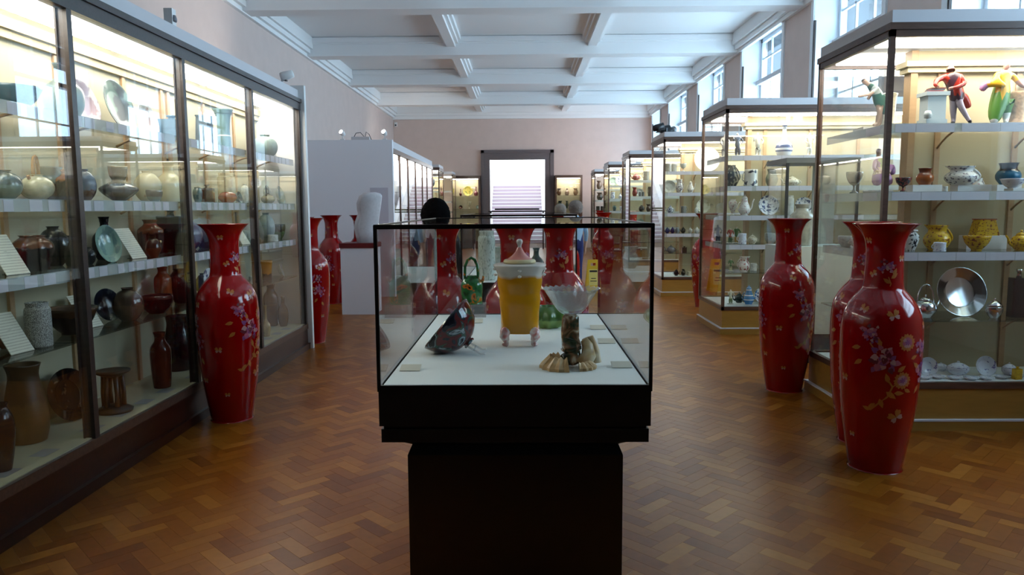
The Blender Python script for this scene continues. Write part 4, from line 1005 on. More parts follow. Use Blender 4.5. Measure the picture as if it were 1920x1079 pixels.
part('knob', MB().lathe(smoothp([(.010, .476), (.009, .486), (.014, .498), (.016, .507), (.011, .516), (0, .519)], 3), 18), M_WHG, ld)
clampz(urn)
# green ewer on a clear block
p = deckpt(884, 596); p.y += .06; s_ = mpp((p.x, p.y, VZ))
part_blk = thing('clear_block', 'clear acrylic block under the green ewer', 'block', (p.x, p.y, VZ)); part('block', MB().box(-27*s_, 27*s_, -.055, .055, 0, 24*s_), paneglass('acrylic', (.9, .88, .9), frost=.12), part_blk)
ew = thing('green_ewer', 'green ewer splashed with orange, braided overhead handle', 'ewer', (p.x, p.y, VZ+24*s_+.0005)); M_EW = multi('green_orange_glaze', [(.3, (24, 34, 18)), (.45, (34, 92, 48)), (.57, (44, 96, 50)), (.63, (176, 94, 24)), (.66, (166, 84, 20)), (.69, (20, 30, 16))], 17, .08)
b_ = MB().lathe(smoothp([(0, 0), (.062, 0), (.066, .006), (.064, .03), (.068, .09), (.064, .13), (.045, .155), (.03, .165), (.028, .175), (0, .172)], 3), 32)
part('body', b_, M_EW, ew)
for k in (-1, 1): part('handle', MB().tube([(x, .010*k*math.sin(i*1.6), z) for i, (x, z) in enumerate(((-.038, .13), (-.042, .18), (-.04, .23), (-.025, .268), (0, .285), (.02, .272), (.036, .235), (.04, .19), (.038, .15)))], .009, 8), M_EW, ew)
part('spout', MB().tube([(.05, 0, .12), (.068, 0, .145), (.076, 0, .172)], [.014, .010, .008], 8), M_EW, ew)
# tilted bowl
p = deckpt(858, 672); bowl = thing('tilted_bowl', 'dark marbled bowl tipped on its side on a clear rest', 'bowl', (p.x, p.y+.12, VZ))
M_BO = multi('marbled_glaze', [(.30, (14, 16, 26)), (.42, (28, 32, 44)), (.45, (96, 24, 28)), (.53, (80, 20, 24)), (.56, (46, 84, 68)), (.59, (26, 30, 52)), (.62, (150, 164, 170)), (.66, (30, 20, 24))], 13, .07)
R_ = .150; bp = smoothp([(.028, 0), (.03, .008), (.024, .016), (.05, .022), (.098, .052), (.132, .098), (R_, .150)], 3)
bp = [(0, .002)]+bp+[(R_-.006, .150)]+[(max(r-.008, 0), z+.004) for r, z in reversed(bp) if z > .022]+[(0, .028)]
rotm = Matrix.Rotation(math.radians(-3), 4, 'Z') @ Matrix.Rotation(math.radians(-50), 4, 'Y') @ Matrix.Rotation(math.radians(0), 4, 'X')
mb = MB().lathe(bp, 44); mb.v = [tuple(rotm @ Vector(v)) for v in mb.v]; zm = min(v[2] for v in mb.v); xm = sum(v[0] for v in mb.v)/len(mb.v); mb.v = [(x-xm, y, z-zm) for x, y, z in mb.v]
part('body', mb, M_BO, bowl); M_ACR = paneglass('clear_rest', (.95, .95, .95), frost=.25)
part('rest', MB().tube([(.03, -.05, .045), (.10, -.055, .006), (.12, -.055, .006)], .005, 8).tube([(.03, .05, .045), (.10, .055, .006), (.12, .055, .006)], .005, 8).tube([(.07, -.055, .022), (.07, .055, .022)], .004, 8), M_ACR, bowl)
clampz(bowl)
# cut-glass bowl on a grotesque stem with shell base
p = deckpt(1071, 690); s_ = mpp((p.x, p.y, VZ)); tz = thing('glass_compote', 'cut-glass bowl carried on a mottled grotesque stem with shell base', 'compote', (p.x, p.y+.03, VZ))
M_CUT = paneglass('cut_glass', (.92, .94, .94), .1, frost=.16); M_STEM = multi('mottled_stem', [(.32, (22, 30, 26)), (.45, (60, 66, 44)), (.52, (110, 74, 48)), (.6, (150, 122, 90)), (.7, (196, 186, 166))], 22, .12)
M_SHL = multi('shell_tan', [(.35, (164, 130, 84)), (.55, (196, 164, 116)), (.7, (216, 200, 170))], 14, .35)
zb = .225
def scal(mb, n=18, amp=.05):
    mb.v = [((x*(1+amp*math.cos(n*math.atan2(y, x))*((z-zb)/.11)), y*(1+amp*math.cos(n*math.atan2(y, x))*((z-zb)/.11)), z+.004*math.cos(n*math.atan2(y, x))*((z-zb)/.11)) if z > zb+.02 else (x, y, z)) for x, y, z in mb.v]; return mb
part('glass_bowl', scal(MB().lathe(smoothp([(0, zb), (.03, zb), (.05, zb+.01), (.075, zb+.04), (.095, zb+.075), (.108, zb+.097), (.118, zb+.105)], 3)+[(.113, zb+.107)]+smoothp([(.103, zb+.098), (.09, zb+.076), (.07, zb+.042), (.045, zb+.018), (0, zb+.012)], 3), 96), 24, .05), M_CUT, tz)
sj = [((0, 0, .0), .055, 0), ((.005, 0, .05), .046, 0), ((-.004, 0, .09), .038, 0), ((.0, 0, .125), .042, 0), ((.004, 0, .16), .046, 0), ((-.002, 0, .195), .038, 0), ((0, 0, .228), .042, 0), ((-.035, -.03, .04), .02, 0), ((.03, -.035, .10), .018, 0), ((-.03, -.025, .165), .018, 0)]
part('stem', skin_mesh(sj, [(0, 1), (1, 2), (2, 3), (3, 4), (4, 5), (5, 6), (1, 7), (2, 8), (4, 9)], 0, 2), M_STEM, tz)
def fan(cx, cy, r, a0, a1, zt, tilt):
    mb = MB(); n = 14; vs_ = [(0, 0, .0), (0, 0, zt*.55)]; fs = []
    for i in range(n+1):
        a = a0+(a1-a0)*i/n; k = 1+.04*math.cos(i*PI); vs_ += [(r*k*math.cos(a), r*k*math.sin(a), 0), (r*k*math.cos(a), r*k*math.sin(a), .012), (r*.6*math.cos(a), r*.6*math.sin(a), zt*(1+.12*math.cos(i*PI)))]
    for i in range(n):
        b0 = 2+3*i; c0 = b0+3; fs += [(b0, c0, c0+1, b0+1), (b0+1, c0+1, c0+2, b0+2), (b0+2, c0+2, 1), (0, c0, b0)]
    fs += [(0, 2, 3, 4, 1), (0, 1, 2+3*n+2, 2+3*n+1, 2+3*n)]
    mb.add(vs_, fs, 0, False); mb.v = [tuple(Matrix.Translation((cx, cy, 0)) @ Matrix.Rotation(tilt, 4, 'Y') @ Vector(v)) for v in mb.v]; zmin = min(v[2] for v in mb.v); mb.v = [(a, b, c-zmin) for a, b, c in mb.v]; return mb
part('shell', fan(-.03, -.02, .10, PI*.62, PI*1.55, .05, 0), M_SHL, tz); part('shell', fan(.03, -.03, .075, -PI*.5, PI*.3, .03, 0), M_SHL, tz)
part('leaf_scroll', MB().tube([(.05, -.02, .01), (.075, -.01, .05), (.07, .0, .09), (.055, .0, .115)], [.02, .016, .012, .008], 10, flat=2.2).tube([(.10, .02, .01), (.095, .02, .06), (.072, .02, .12)], [.018, .016, .014], 8, flat=1.8), M_SHL, tz)
clampz(tz)
# lobed green gourd box
p = deckpt(1030, 619); pot('pot', (p.x, p.y+.1, VZ), .22, .12, G((120, 150, 84), (70, 104, 50), .4, .12), 'gourd_box', 'lobed pale green gourd box behind the glass compote', 'box', 0, None, 8, .11, seg=64)
gb_ = None
# small labels lying on the deck
for i, (x, y, lab) in enumerate(((770, 694, 'small white label card near the tilted bowl'), (1165, 688, 'small white label card beside the shell base of the compote'), (1137, 643, 'small white label card between two others along the deck edge'), (1121, 617, 'small white label card near the green gourd box'), (892, 605, 'small white label card before the clear block'))):
    p = deckpt(x, y); c_ = tag(link('label_card', MB().box(-.042, .042, -.03, .03, 0, .002, mat=Matrix.Rotation(math.radians(14), 4, 'X')).mesh('label_card'), M_TEXT, None, (p.x, p.y, VZ+.0085)), lab, 'label', 'label cards in the vitrine')
# rear vitrine contents
p = onz(912, 527, VZ); pot('cyl', (p.x, p.y+.1, VZ), .16, .46, G((196, 204, 196), (150, 160, 152), 0, .2, .42, 14), 'crackled_cylinder', 'tall pale crackled cylinder vase in the rear vitrine', 'vase')
p = onz(1006, 522, VZ); pot('bottle', (p.x, p.y+.15, VZ), .16, .28, G((40, 62, 60)), 'dark_green_bottle', 'dark green bottle in the rear vitrine', 'bottle')
p = onz(1052, 522, VZ); pot('pot', (p.x-.02, p.y+.3, VZ), .2, .13, G((110, 140, 130)), 'pale_green_pot', 'low pale green pot in the rear vitrine', 'pot')
p = onz(935, 515, VZ); pot('jug', (p.x, p.y+.7, VZ), .18, .24, G((170, 176, 170)), 'grey_jug', 'pale grey jug at the back of the rear vitrine', 'jug')
# jars on hooded plinth
pot('shouldered', (2.83, 7.5, 1.1808), .24, .42, G((170, 172, 160)), 'grey_tapered_vase', 'grey tapered vase under the plinth hood', 'vase')

# ================================================================ CERAMICS IN THE TALL SHOWCASES
def R(case, sh, cx, wp, hp, dy, kind, mat, name, label, cat, side=0.0, lift=0, shelves=None, grp=None, **o):
    """dy: depth inside the case measured from its front glass"""
    y0 = CY[case]; Z = (shelves or (SH5 if case == 0 else SH6))[sh]; ym = y0+.6
    al = lambda d: seat_y(cx, d, Z+.1)
    sz = lambda a, d: halves(kind, wp*mpp((a, d, 1.4)), hp*mpp((a, d, 1.4)), False)
    if ony(cx, 400, y0+dy).x+sz(3, y0+dy)[0] > 2.46+.38: lo, hi = y0+.095, ym-.07
    else: lo, hi = y0+.095, y0+1.1
    if lift: X, Y = al(y0+dy), y0+dy
    else: X, Y = SHV.place((case, sh), al, y0+dy, lo, hi, sz, lambda q: 2.46+.07, lambda q: 4.9)
    s = mpp((X, Y, Z))
    return pot(kind, (X, Y, Z+.0005+lift), wp*s, hp*s, mat, name, label, cat, side, grp, **o)
FACE = -PI/2
# ---- first tall showcase
def setblock(case, sh, x0, x1, hp, dy, label):
    return R(case, sh, (x0+x1)/2, x1-x0, hp, dy, 'block', wcard, 'display_block', label, 'block')
def on_block(b, cx, wp, hp, kind, mat, name, label, cat, side=0.0, dy=0, **o):
    top = b.location.z+max(v.co.z for v in b.data.vertices)+.0005; Y = b.location.y+dy; X = seat_y(cx, Y, top+.1); s = mpp((X, Y, 1.4))
    return pot(kind, (X, Y, top), wp*s, hp*s, mat, name, label, cat, side, None, **o)
g1 = 'ceramics in the figurine showcase'
R(0, 3, 1694, 28, 27, .25, 'goblet', G((46, 50, 56), (150, 70, 66), 0, .15, .45, 8), 'footed_bowl', 'small dark footed bowl painted with red flowers', 'bowl')
b = setblock(0, 3, 1706, 1760, 13, .3, 'white display block under the copper lustre jug')
on_block(b, 1735, 30, 31, 'jugbody', G((150, 76, 16), (110, 44, 16), .55, .06), 'lustre_jug', 'copper lustre jug with a pale oval medallion', 'jug')
b = setblock(0, 3, 1790, 1852, 13, .34, 'white display block under the hunting-scene jug')
on_block(b, 1803, 56, 34, 'jug', G((224, 224, 220), (84, 80, 100), 0, .12, .42, 9), 'printed_jug', 'white jug printed with purple hunting scenes', 'jug', 0)
R(0, 3, 1773, 10, 10, .2, 'mug', white, 'thimble_cup', 'tiny white cup beside the hunting-scene jug', 'cup')
R(0, 3, 1833, 22, 26, .42, 'jug', flo, 'rose_jug', 'small white jug with pink roses behind the hunting-scene jug', 'jug', 0)
b = setblock(0, 3, 1863, 1908, 13, .44, 'white display block under the blue jug')
on_block(b, 1891, 42, 40, 'jugbody', G((40, 96, 128), (44, 34, 44), .62, .08), 'blue_lustre_jug', 'turquoise jug with a dark frilled neck', 'jug')
b = setblock(0, 3, 1893, 1916, 5, .17, 'low white block under the white sauce bowl')
on_block(b, 1900, 42, 18, 'bowl', plb, 'sauce_bowl', 'white footed bowl in front of the turquoise jug', 'bowl')
R(0, 2, 1706, 32, 39, .28, 'ginger', bwd, 'ginger_jar', 'white ginger jar with black printed flowers', 'jar')
R(0, 2, 1757, 46, 46, .36, 'jug', yelf, 'yellow_jug', 'round yellow jug with brown print', 'jug', 0)
R(0, 2, 1763, 22, 17, .16, 'mugjug', plb, 'small_cup', 'small blue-and-white cup before the yellow jug', 'cup', PI)
b = setblock(0, 2, 1806, 1880, 25, .44, 'white display block behind the yellow bowl')
on_block(b, 1846, 44, 31, 'slab', yelf, 'yellow_plaque', 'yellow gabled flower rack on the white block', 'vase', 0, mat2=G((150, 30, 24)))
R(0, 2, 1832, 48, 27, .2, 'bowl', yelf, 'yellow_bowl', 'yellow bowl painted with red flowers', 'bowl')
R(0, 2, 1915, 34, 38, .25, 'teapot', yelf, 'yellow_teapot', 'yellow teapot on the shelf under the blue jug', 'teapot', 0)
R(0, 1, 1735, 48, 62, .25, 'kettle', silver, 'silver_kettle', 'silver lustre kettle with overhead handle', 'kettle', PI)
R(0, 1, 1798, 0, 93, .36, 'plate', silver, 'silver_tray', 'large round silver lustre tray standing upright', 'tray', FACE)
R(0, 1, 1865, 30, 38, .25, 'tureen', silver, 'silver_sugar_box', 'silver lustre covered sugar box', 'box', 0)
R(0, 1, 1907, 28, 90, .25, 'sqbottle', G((20, 20, 26)), 'dark_tiered_bottle', 'dark tiered bottle with a silver top', 'bottle', 0, mat2=silver)
R(0, 0, 1737, 0, 36, .3, 'plate', plb, 'transfer_plate', 'white plate with mauve print, standing beside the small tureen', 'plate', FACE)
R(0, 0, 1845, 0, 38, .3, 'plate', plb, 'transfer_plate', 'white plate with mauve print, standing beside the large tureen', 'plate', FACE)
R(0, 0, 1797, 40, 27, .3, 'tureen', plb, 'soup_tureen', 'white covered tureen with mauve print on the case floor', 'tureen', 0)
R(0, 0, 1765, 26, 16, .32, 'tureen', plb, 'sauce_tureen', 'little mauve-printed sauce tureen on the case floor', 'tureen', 0)
R(0, 0, 1893, 26, 24, .3, 'tureen', plb, 'vegetable_dish', 'mauve-printed covered dish beside the yellow box', 'dish', 0)
R(0, 0, 1908, 15, 24, .16, 'sqbottle', yel, 'yellow_box', 'small yellow ceramic box on the case floor', 'box', .2)
for cx, dy, lab in ((1735, .17, 'small plate lying flat in front of the plate by the sauce tureen'), (1758, .12, 'small plate lying flat in front of the little sauce tureen'), (1781, .16, 'small plate lying flat between the two tureens'), (1822, .14, 'small plate lying flat in front of the large tureen end'), (1852, .13, 'small plate lying flat in front of the standing plate by the large tureen'), (1880, .18, 'small plate lying flat in front of the covered dish'), (1889, .12, 'small plate lying flat nearest the yellow ceramic box')):
    R(0, 0, cx, 26, 3, dy, 'flatplate', plb, 'flat_plate', lab, 'plate', grp='little plates on the case floor')
# end bay of the first showcase, seen through its side
R(0, 3, 1601, 30, 40, .75, 'goblet', G((40, 46, 50)), 'dark_compote', 'dark footed bowl with a mounted finial behind the pink lady', 'bowl')
R(0, 2, 1575, 30, 20, .85, 'deepbowl', white, 'white_bowl', 'white bowl in the end bay of the figurine showcase', 'bowl')
R(0, 2, 1612, 42, 26, .75, 'tureen', flo, 'floral_tureen', 'floral tureen in the end bay of the figurine showcase', 'tureen', 0)
R(0, 2, 1655, 18, 30, .4, 'pearjug', blk, 'small_black_jug', 'small black jug behind the near red vases', 'jug', 0)
R(0, 1, 1566, 24, 28, .85, 'globe', white, 'white_globe', 'white globe vase low in the end bay', 'vase')
R(0, 1, 1590, 36, 20, .7, 'deepbowl', pale, 'pale_low_bowl', 'pale low bowl in the end bay', 'bowl')

def A(x, z, y=0): return (x, y, z)
# bending man in green coat
J = [(A(.12, .46), .085, 0), (A(.06, .60), .09, 0), (A(-.02, .72), .085, 0), (A(-.10, .77), .04, 2), (A(-.17, .80), .055, 2), (A(-.20, .86), .045, 3),
     (A(.02, .66, -.09), .045, 1), (A(-.13, .56, -.12), .032, 2), (A(-.33, .53, -.12), .022, 2), (A(.04, .68, .09), .045, 1), (A(-.05, .50, .1), .03, 2),
     (A(.10, .27, -.06), .055, 4), (A(.06, .06, -.06), .035, 4), (A(-.02, .035, -.08), .028, 4), (A(.16, .27, .06), .055, 4), (A(.16, .06, .05), .035, 4), (A(.08, .035, .04), .028, 4), (A(.20, .42), .085, 0), (A(.24, .22), .06, 0)]
E_ = [(0, 1), (1, 2), (2, 3), (3, 4), (4, 5), (2, 6), (6, 7), (7, 8), (2, 9), (9, 10), (0, 11), (11, 12), (12, 13), (0, 14), (14, 15), (15, 16), (0, 17), (17, 18)]
def ex1(t, H):
    part('book_base', MB().box(-.28*H, .46*H, -.22*H, .22*H, -.10*H, -.06*H).box(-.24*H, .44*H, -.2*H, .2*H, -.06*H, 0), plain('figure_plinth', (196, 196, 190), .4), t)
    part('stump', MB().lathe(smoothp([(0, 0), (.13*H, 0), (.1*H, .1*H), (.11*H, .3*H), (.12*H, .52*H), (.14*H, .58*H), (.12*H, .6*H), (0, .6*H)], 2), 16, mat=Matrix.Translation((.30*H, 0.03*H, 0))), plain('cracked_stump', (206, 208, 196), .5, noise=.25, scale=60), t)
Z = SH5[4]; p = ony(1634, 250, CY[0]+.80)
figurine((p.x, CY[0]+.80, Z+.0005+.10*.44), .44, 'bending_figurine', 'figurine of a man bowing in a green coat, hand held out', J, E_, ((34, 100, 88), (190, 204, 204), (200, 170, 152), (80, 62, 56), (150, 132, 118)), ex1)
# man leaning at a pedestal
J = [(A(.10, .50), .085, 0), (A(.07, .62), .085, 0), (A(.03, .75), .085, 0), (A(.0, .82), .035, 1), (A(-.02, .88), .054, 1), (A(-.025, .945), .05, 4),
     (A(.13, .76, -.02), .05, 2), (A(.17, .64, -.08), .045, 2), (A(.03, .58, -.12), .03, 2), (A(-.10, .56, -.12), .025, 1), (A(-.10, .76, .02), .05, 2), (A(-.24, .70, -.03), .045, 2), (A(-.30, .62, -.1), .03, 2), (A(-.24, .58, -.12), .022, 1),
     (A(.14, .30, -.06), .055, 3), (A(.24, .12, -.08), .035, 3), (A(.28, .035, -.12), .028, 4), (A(.08, .28, .04), .055, 3), (A(.10, .1, .04), .036, 3), (A(.06, .035, -.0), .028, 4), (A(.26, .44, .06), .07, 2), (A(.34, .28, .06), .05, 2)]
E_ = [(0, 1), (1, 2), (2, 3), (3, 4), (4, 5), (2, 6), (6, 7), (7, 8), (8, 9), (2, 10), (10, 11), (11, 12), (12, 13), (0, 14), (14, 15), (15, 16), (0, 17), (17, 18), (18, 19), (0, 20), (20, 21)]
def ex2(t, H):
    c = plain('pedestal_grey', (188, 198, 198), .4)
    part('pedestal', MB().box(-.42*H, -.10*H, -.14*H, .14*H, .03*H, .10*H).box(-.40*H, -.12*H, -.12*H, .12*H, .10*H, .46*H).box(-.44*H, -.08*H, -.15*H, .15*H, .46*H, .52*H), c, t)
    for k, cc in ((0, (150, 60, 60)), (1, (90, 90, 96)), (2, (120, 70, 60))): part('book', MB().box(-.38*H+.02*k*H, -.16*H+.02*k*H, -.1*H, .06*H, (.52+.022*k)*H, (.54+.022*k)*H), plain('book_%d' % k, cc, .5), t)
    part('mask', MB().lathe([(0, 0), (.05*H, .01*H), (.06*H, .06*H), (.04*H, .12*H), (0, .13*H)], 14, mat=Matrix.Translation((-.42*H, -.17*H, .1*H))), c, t)
    part('ground', MB().box(-.46*H, .40*H, -.2*H, .16*H, 0, .03*H), plain('dark_ground', (44, 48, 60), .5), t)
p = ony(1778, 240, CY[0]+.32); Hf = 120*mpp((p.x, CY[0]+.32, Z))
figurine((p.x, CY[0]+.32, Z+.0005), Hf, 'poet_figurine', 'figurine of a man in red sleeves leaning on a pedestal of books', J, E_, ((62, 38, 50), (160, 116, 100), (160, 46, 32), (168, 156, 168), (40, 30, 38)), ex2)
# woman in yellow and green beside a trunk
J = [(A(-.02, .50), .11, 1), (A(0, .64), .09, 0), (A(.02, .76), .08, 0), (A(.03, .83), .035, 2), (A(.05, .89), .056, 2), (A(.07, .945), .05, 3), (A(-.10, .76, -.03), .05, 0), (A(-.16, .64, -.08), .05, 0), (A(-.02, .57, -.13), .04, 0),
     (A(.15, .74, -.02), .05, 0), (A(.22, .60, -.08), .035, 2), (A(.30, .56, -.08), .022, 2), (A(-.06, .3, -.02), .13, 1), (A(-.10, .1, -.02), .10, 1), (A(-.14, .035, -.08), .03, 4), (A(.08, .3, .0), .10, 1), (A(.08, .1, -.02), .045, 4), (A(.04, .035, -.08), .03, 4), (A(-.26, .62, .02), .07, 5), (A(-.30, .52, .02), .06, 5)]
E_ = [(0, 1), (1, 2), (2, 3), (3, 4), (4, 5), (2, 6), (6, 7), (7, 8), (2, 9), (9, 10), (10, 11), (0, 12), (12, 13), (13, 14), (0, 15), (15, 16), (16, 17), (7, 18), (18, 19)]
def ex3(t, H):
    part('tree_trunk', MB().lathe(smoothp([(0, .03*H), (.15*H, .03*H), (.12*H, .1*H), (.11*H, .3*H), (.12*H, .48*H), (.09*H, .52*H), (0, .53*H)], 2), 16, mat=Matrix.Translation((.27*H, .02*H, 0))), plain('trunk_tan', (176, 142, 104), .5, noise=.3, scale=50), t)
    part('jar', MB().lathe(smoothp([(0, .53*H), (.05*H, .53*H), (.08*H, .6*H), (.05*H, .67*H), (.06*H, .7*H), (0, .69*H)], 2), 16, mat=Matrix.Translation((.33*H, .04*H, 0))), plain('pale_jar', (206, 212, 212), .3), t)
    part('ground', MB().lathe([(0, 0), (.42*H, 0), (.40*H, .035*H), (0, .04*H)], 20, sy=.5, mat=Matrix.Translation((.08*H, 0, 0))), plain('rocky_ground', (84, 90, 104), .6, noise=.4, scale=60), t)
p = ony(1874, 238, CY[0]+.32); Hf = 123*mpp((p.x, CY[0]+.32, Z))
figurine((p.x, CY[0]+.32, Z+.0005), Hf, 'draped_figurine', 'figurine of a woman in yellow bodice and green skirt by a trunk', J, E_, ((206, 160, 40), (84, 130, 56), (160, 118, 100), (46, 30, 28), (220, 222, 214), (176, 130, 170)), ex3)
# seated lady in pink
J = [(A(0, .34), .13, 0), (A(0, .52), .09, 1), (A(-.01, .66), .075, 1), (A(-.02, .76), .035, 2), (A(-.03, .85), .065, 2), (A(-.02, .93), .05, 3), (A(-.11, .64, -.04), .05, 0), (A(-.17, .5, -.12), .04, 0), (A(-.10, .42, -.2), .026, 2), (A(.12, .64, -.02), .055, 0), (A(.2, .5, -.08), .05, 0), (A(.12, .40, -.18), .028, 2),
     (A(-.12, .32, -.18), .11, 0), (A(-.14, .12, -.22), .11, 0), (A(.12, .32, -.16), .11, 0), (A(.14, .12, -.18), .11, 0), (A(.28, .55, .06), .09, 0), (A(.30, .36, .06), .09, 0)]
E_ = [(0, 1), (1, 2), (2, 3), (3, 4), (4, 5), (2, 6), (6, 7), (7, 8), (2, 9), (9, 10), (10, 11), (0, 12), (12, 13), (0, 14), (14, 15), (10, 16), (16, 17)]
p = ony(1646, 365, CY[0]+.34); Z = SH5[3]; Hf = 88*mpp((p.x, CY[0]+.34, Z))
figurine((p.x, CY[0]+.34, Z+.0005), Hf, 'seated_figurine', 'figurine of a seated lady in a billowing pink dress', J, E_, ((168, 118, 158), (196, 188, 130), (200, 164, 146), (96, 84, 84)), None, None, (.30, .05, (196, 190, 186)))

# simple standing figure used for the smaller statuettes
def standing(k=0):
    a = .1 if k else -.1
    J = [(A(0, .48), .09, 0), (A(a*.2, .62), .085, 0), (A(0, .76), .08, 0), (A(0, .83), .035, 1), (A(a*.2, .89), .052, 1), (A(a*.2, .945), .04, 2), (A(-.12, .75, 0), .042, 0), (A(-.18, .6, -.05), .035, 0), (A(-.10 if k else -.2, .5 if k else .78, -.1), .024, 1), (A(.12, .75, 0), .042, 0), (A(.2, .62, -.04), .035, 0), (A(.14, .48, -.08), .024, 1),
         (A(-.05, .26, 0), .075, 3), (A(-.05, .06, 0), .05, 3), (A(-.07, .035, -.06), .028, 3), (A(.07, .26, 0), .075, 3), (A(.07, .06, 0), .05, 3), (A(.08, .035, -.06), .028, 3)]
    return J, [(0, 1), (1, 2), (2, 3), (3, 4), (4, 5), (2, 6), (6, 7), (7, 8), (2, 9), (9, 10), (10, 11), (0, 12), (12, 13), (13, 14), (0, 15), (15, 16), (16, 17)]
def statuette(case, sh, cx, hp, dy, label, cols, k=0, name='statuette'):
    Y = CY[case]+dy; Z = (SH5 if case == 0 else SH6)[sh]; X = seat_y(cx, Y, Z+.1); H = hp*mpp((X, Y, Z)); J, E2 = standing(k)
    SHV.placed.setdefault((case, sh), []).append((X, Y, .24*H, .2*H, True))
    return figurine((X, Y, Z+.0005), H, name, label, J, E2, cols, None, None, (.2, .05, (180, 178, 170)))
wf = ((206, 204, 190), (212, 206, 194), (170, 160, 140), (200, 198, 186))
# ---- second tall showcase
statuette(1, 5, 1358, 46, .5, 'cream figure at the side glass of the blue-vase showcase, top shelf', wf, 1)
statuette(1, 5, 1383, 46, .3, 'dark-coated figure raising an arm on the blue-vase showcase top shelf', ((70, 80, 96), (206, 196, 186), (200, 200, 196), (46, 52, 70)), 0)
statuette(1, 5, 1421, 46, .3, 'pale classical figure left of the blue painted bottle vase', wf, 0)
statuette(1, 5, 1517, 46, .3, 'pale draped figure right of the blue painted bottle vase', wf, 1)
R(1, 5, 1470, 32, 57, .3, 'longneck', banded((222, 226, 230), [(.14, .19, (84, 104, 140)), (.26, .36, (60, 76, 112)), (.96, .999, (54, 60, 84))]), 'painted_bottle_vase', 'blue-and-white bottle vase with wide lip on the top shelf', 'vase')
R(1, 4, 1370, 26, 40, .4, 'pearjug', G((44, 54, 66), (150, 150, 140), 0, .15, .44, 6), 'character_jug', 'dark blue moulded jug beside the printed mug', 'jug', 0)
R(1, 4, 1408, 25, 31, .3, 'mugjug', G((220, 218, 206), (40, 44, 60), 0, .15, .42, 3), 'printed_mug', 'tall cream mug with a dark oval print', 'mug', PI)
R(1, 4, 1447, 22, 32, .35, 'jugbody', G((120, 130, 110)), 'olive_jug', 'olive-grey jug seen through the plinth hood', 'jug')
R(1, 4, 1485, 26, 20, .3, 'teapot', G((220, 212, 190), (130, 96, 92), 0, .15, .4, 7), 'cream_teapot', 'cream teapot with brown print, seen through the hood', 'teapot', 0)
R(1, 3, 1374, 16, 30, .35, 'urn', flo, 'flower_vase', 'small floral vase behind the floral coffee pot', 'vase')
R(1, 3, 1396, 21, 38, .28, 'coffeepot', flo, 'floral_coffee_pot', 'white floral coffee pot with curved spout', 'coffee pot', PI)
R(1, 3, 1440, 0, 38, .35, 'plate', bw, 'blue_plate', 'white plate with a blue landscape in the blue-vase showcase', 'plate', FACE)
R(1, 3, 1480, 16, 36, .35, 'cyl', white, 'white_vase', 'white cylinder vase next to the blue landscape plate', 'vase')
R(1, 3, 1506, 0, 34, .4, 'plate', bw, 'small_blue_plate', 'small blue-edged plate behind the plinth hood', 'plate', FACE)
statuette(1, 2, 1346, 34, .8, 'black figure in the end bay of the blue-vase showcase', ((16, 18, 18), (22, 22, 22), (16, 16, 16), (20, 20, 22)), 0)
statuette(1, 2, 1369, 32, .35, 'small figure with red coat in the blue-vase showcase', ((150, 60, 50), (210, 190, 170), (90, 80, 60), (90, 110, 70)), 1)
statuette(1, 2, 1381, 34, .42, 'small figure in green and gold in the blue-vase showcase', ((80, 110, 60), (210, 190, 170), (150, 120, 50), (170, 130, 60)), 0)
R(1, 2, 1392, 15, 20, .22, 'mugjug', plb, 'blue_white_mug', 'white mug with blue figure beneath the coffee pot', 'mug', PI)
R(1, 2, 1411, 17, 18, .25, 'teapot', G((214, 204, 180), (150, 120, 60), 0, .15, .4, 6), 'miniature_teapot', 'miniature cream teapot beside the blue-figure mug', 'teapot', 0)
R(1, 2, 1445, 22, 20, .3, 'deepbowl', pale, 'pale_cup_bowl', 'pale bowl low behind the floor vase neck', 'bowl')
statuette(1, 1, 1370, 26, .3, 'small green figure beside the red printed jug', ((90, 130, 80), (214, 196, 170), (120, 90, 50), (196, 190, 150)), 1)
R(1, 1, 1395, 21, 28, .25, 'jug', G((222, 218, 212), (150, 60, 60), 0, .15, .42, 5), 'red_printed_jug', 'white jug with red print in the blue-vase showcase', 'jug', PI)
R(1, 1, 1413, 12, 14, .25, 'mugjug', white, 'white_mug', 'small white mug beside the red printed jug', 'mug', 0)
R(1, 0, 1404, 19, 36, .2, 'coffeepot', banded((60, 120, 170), [(.28, .34, (220, 224, 226)), (.56, .62, (220, 224, 226)), (.9, .97, (220, 224, 226))]), 'blue_banded_pot', 'blue coffee pot with white bands on the case floor', 'coffee pot', PI)
R(1, 0, 1386, 17, 20, .35, 'teapot', G((20, 44, 42)), 'dark_green_teapot', 'dark green teapot on the blue-vase showcase floor', 'teapot', 0)
statuette(1, 0, 1370, 30, .22, 'pale figure group low in the blue-vase showcase', ((200, 196, 170), (214, 200, 180), (110, 100, 60), (120, 130, 90)), 0)
R(1, 0, 1427, 0, 28, .38, 'plate', bw, 'floor_blue_plate', 'blue plate on the blue-vase showcase floor behind the vase', 'plate', FACE)
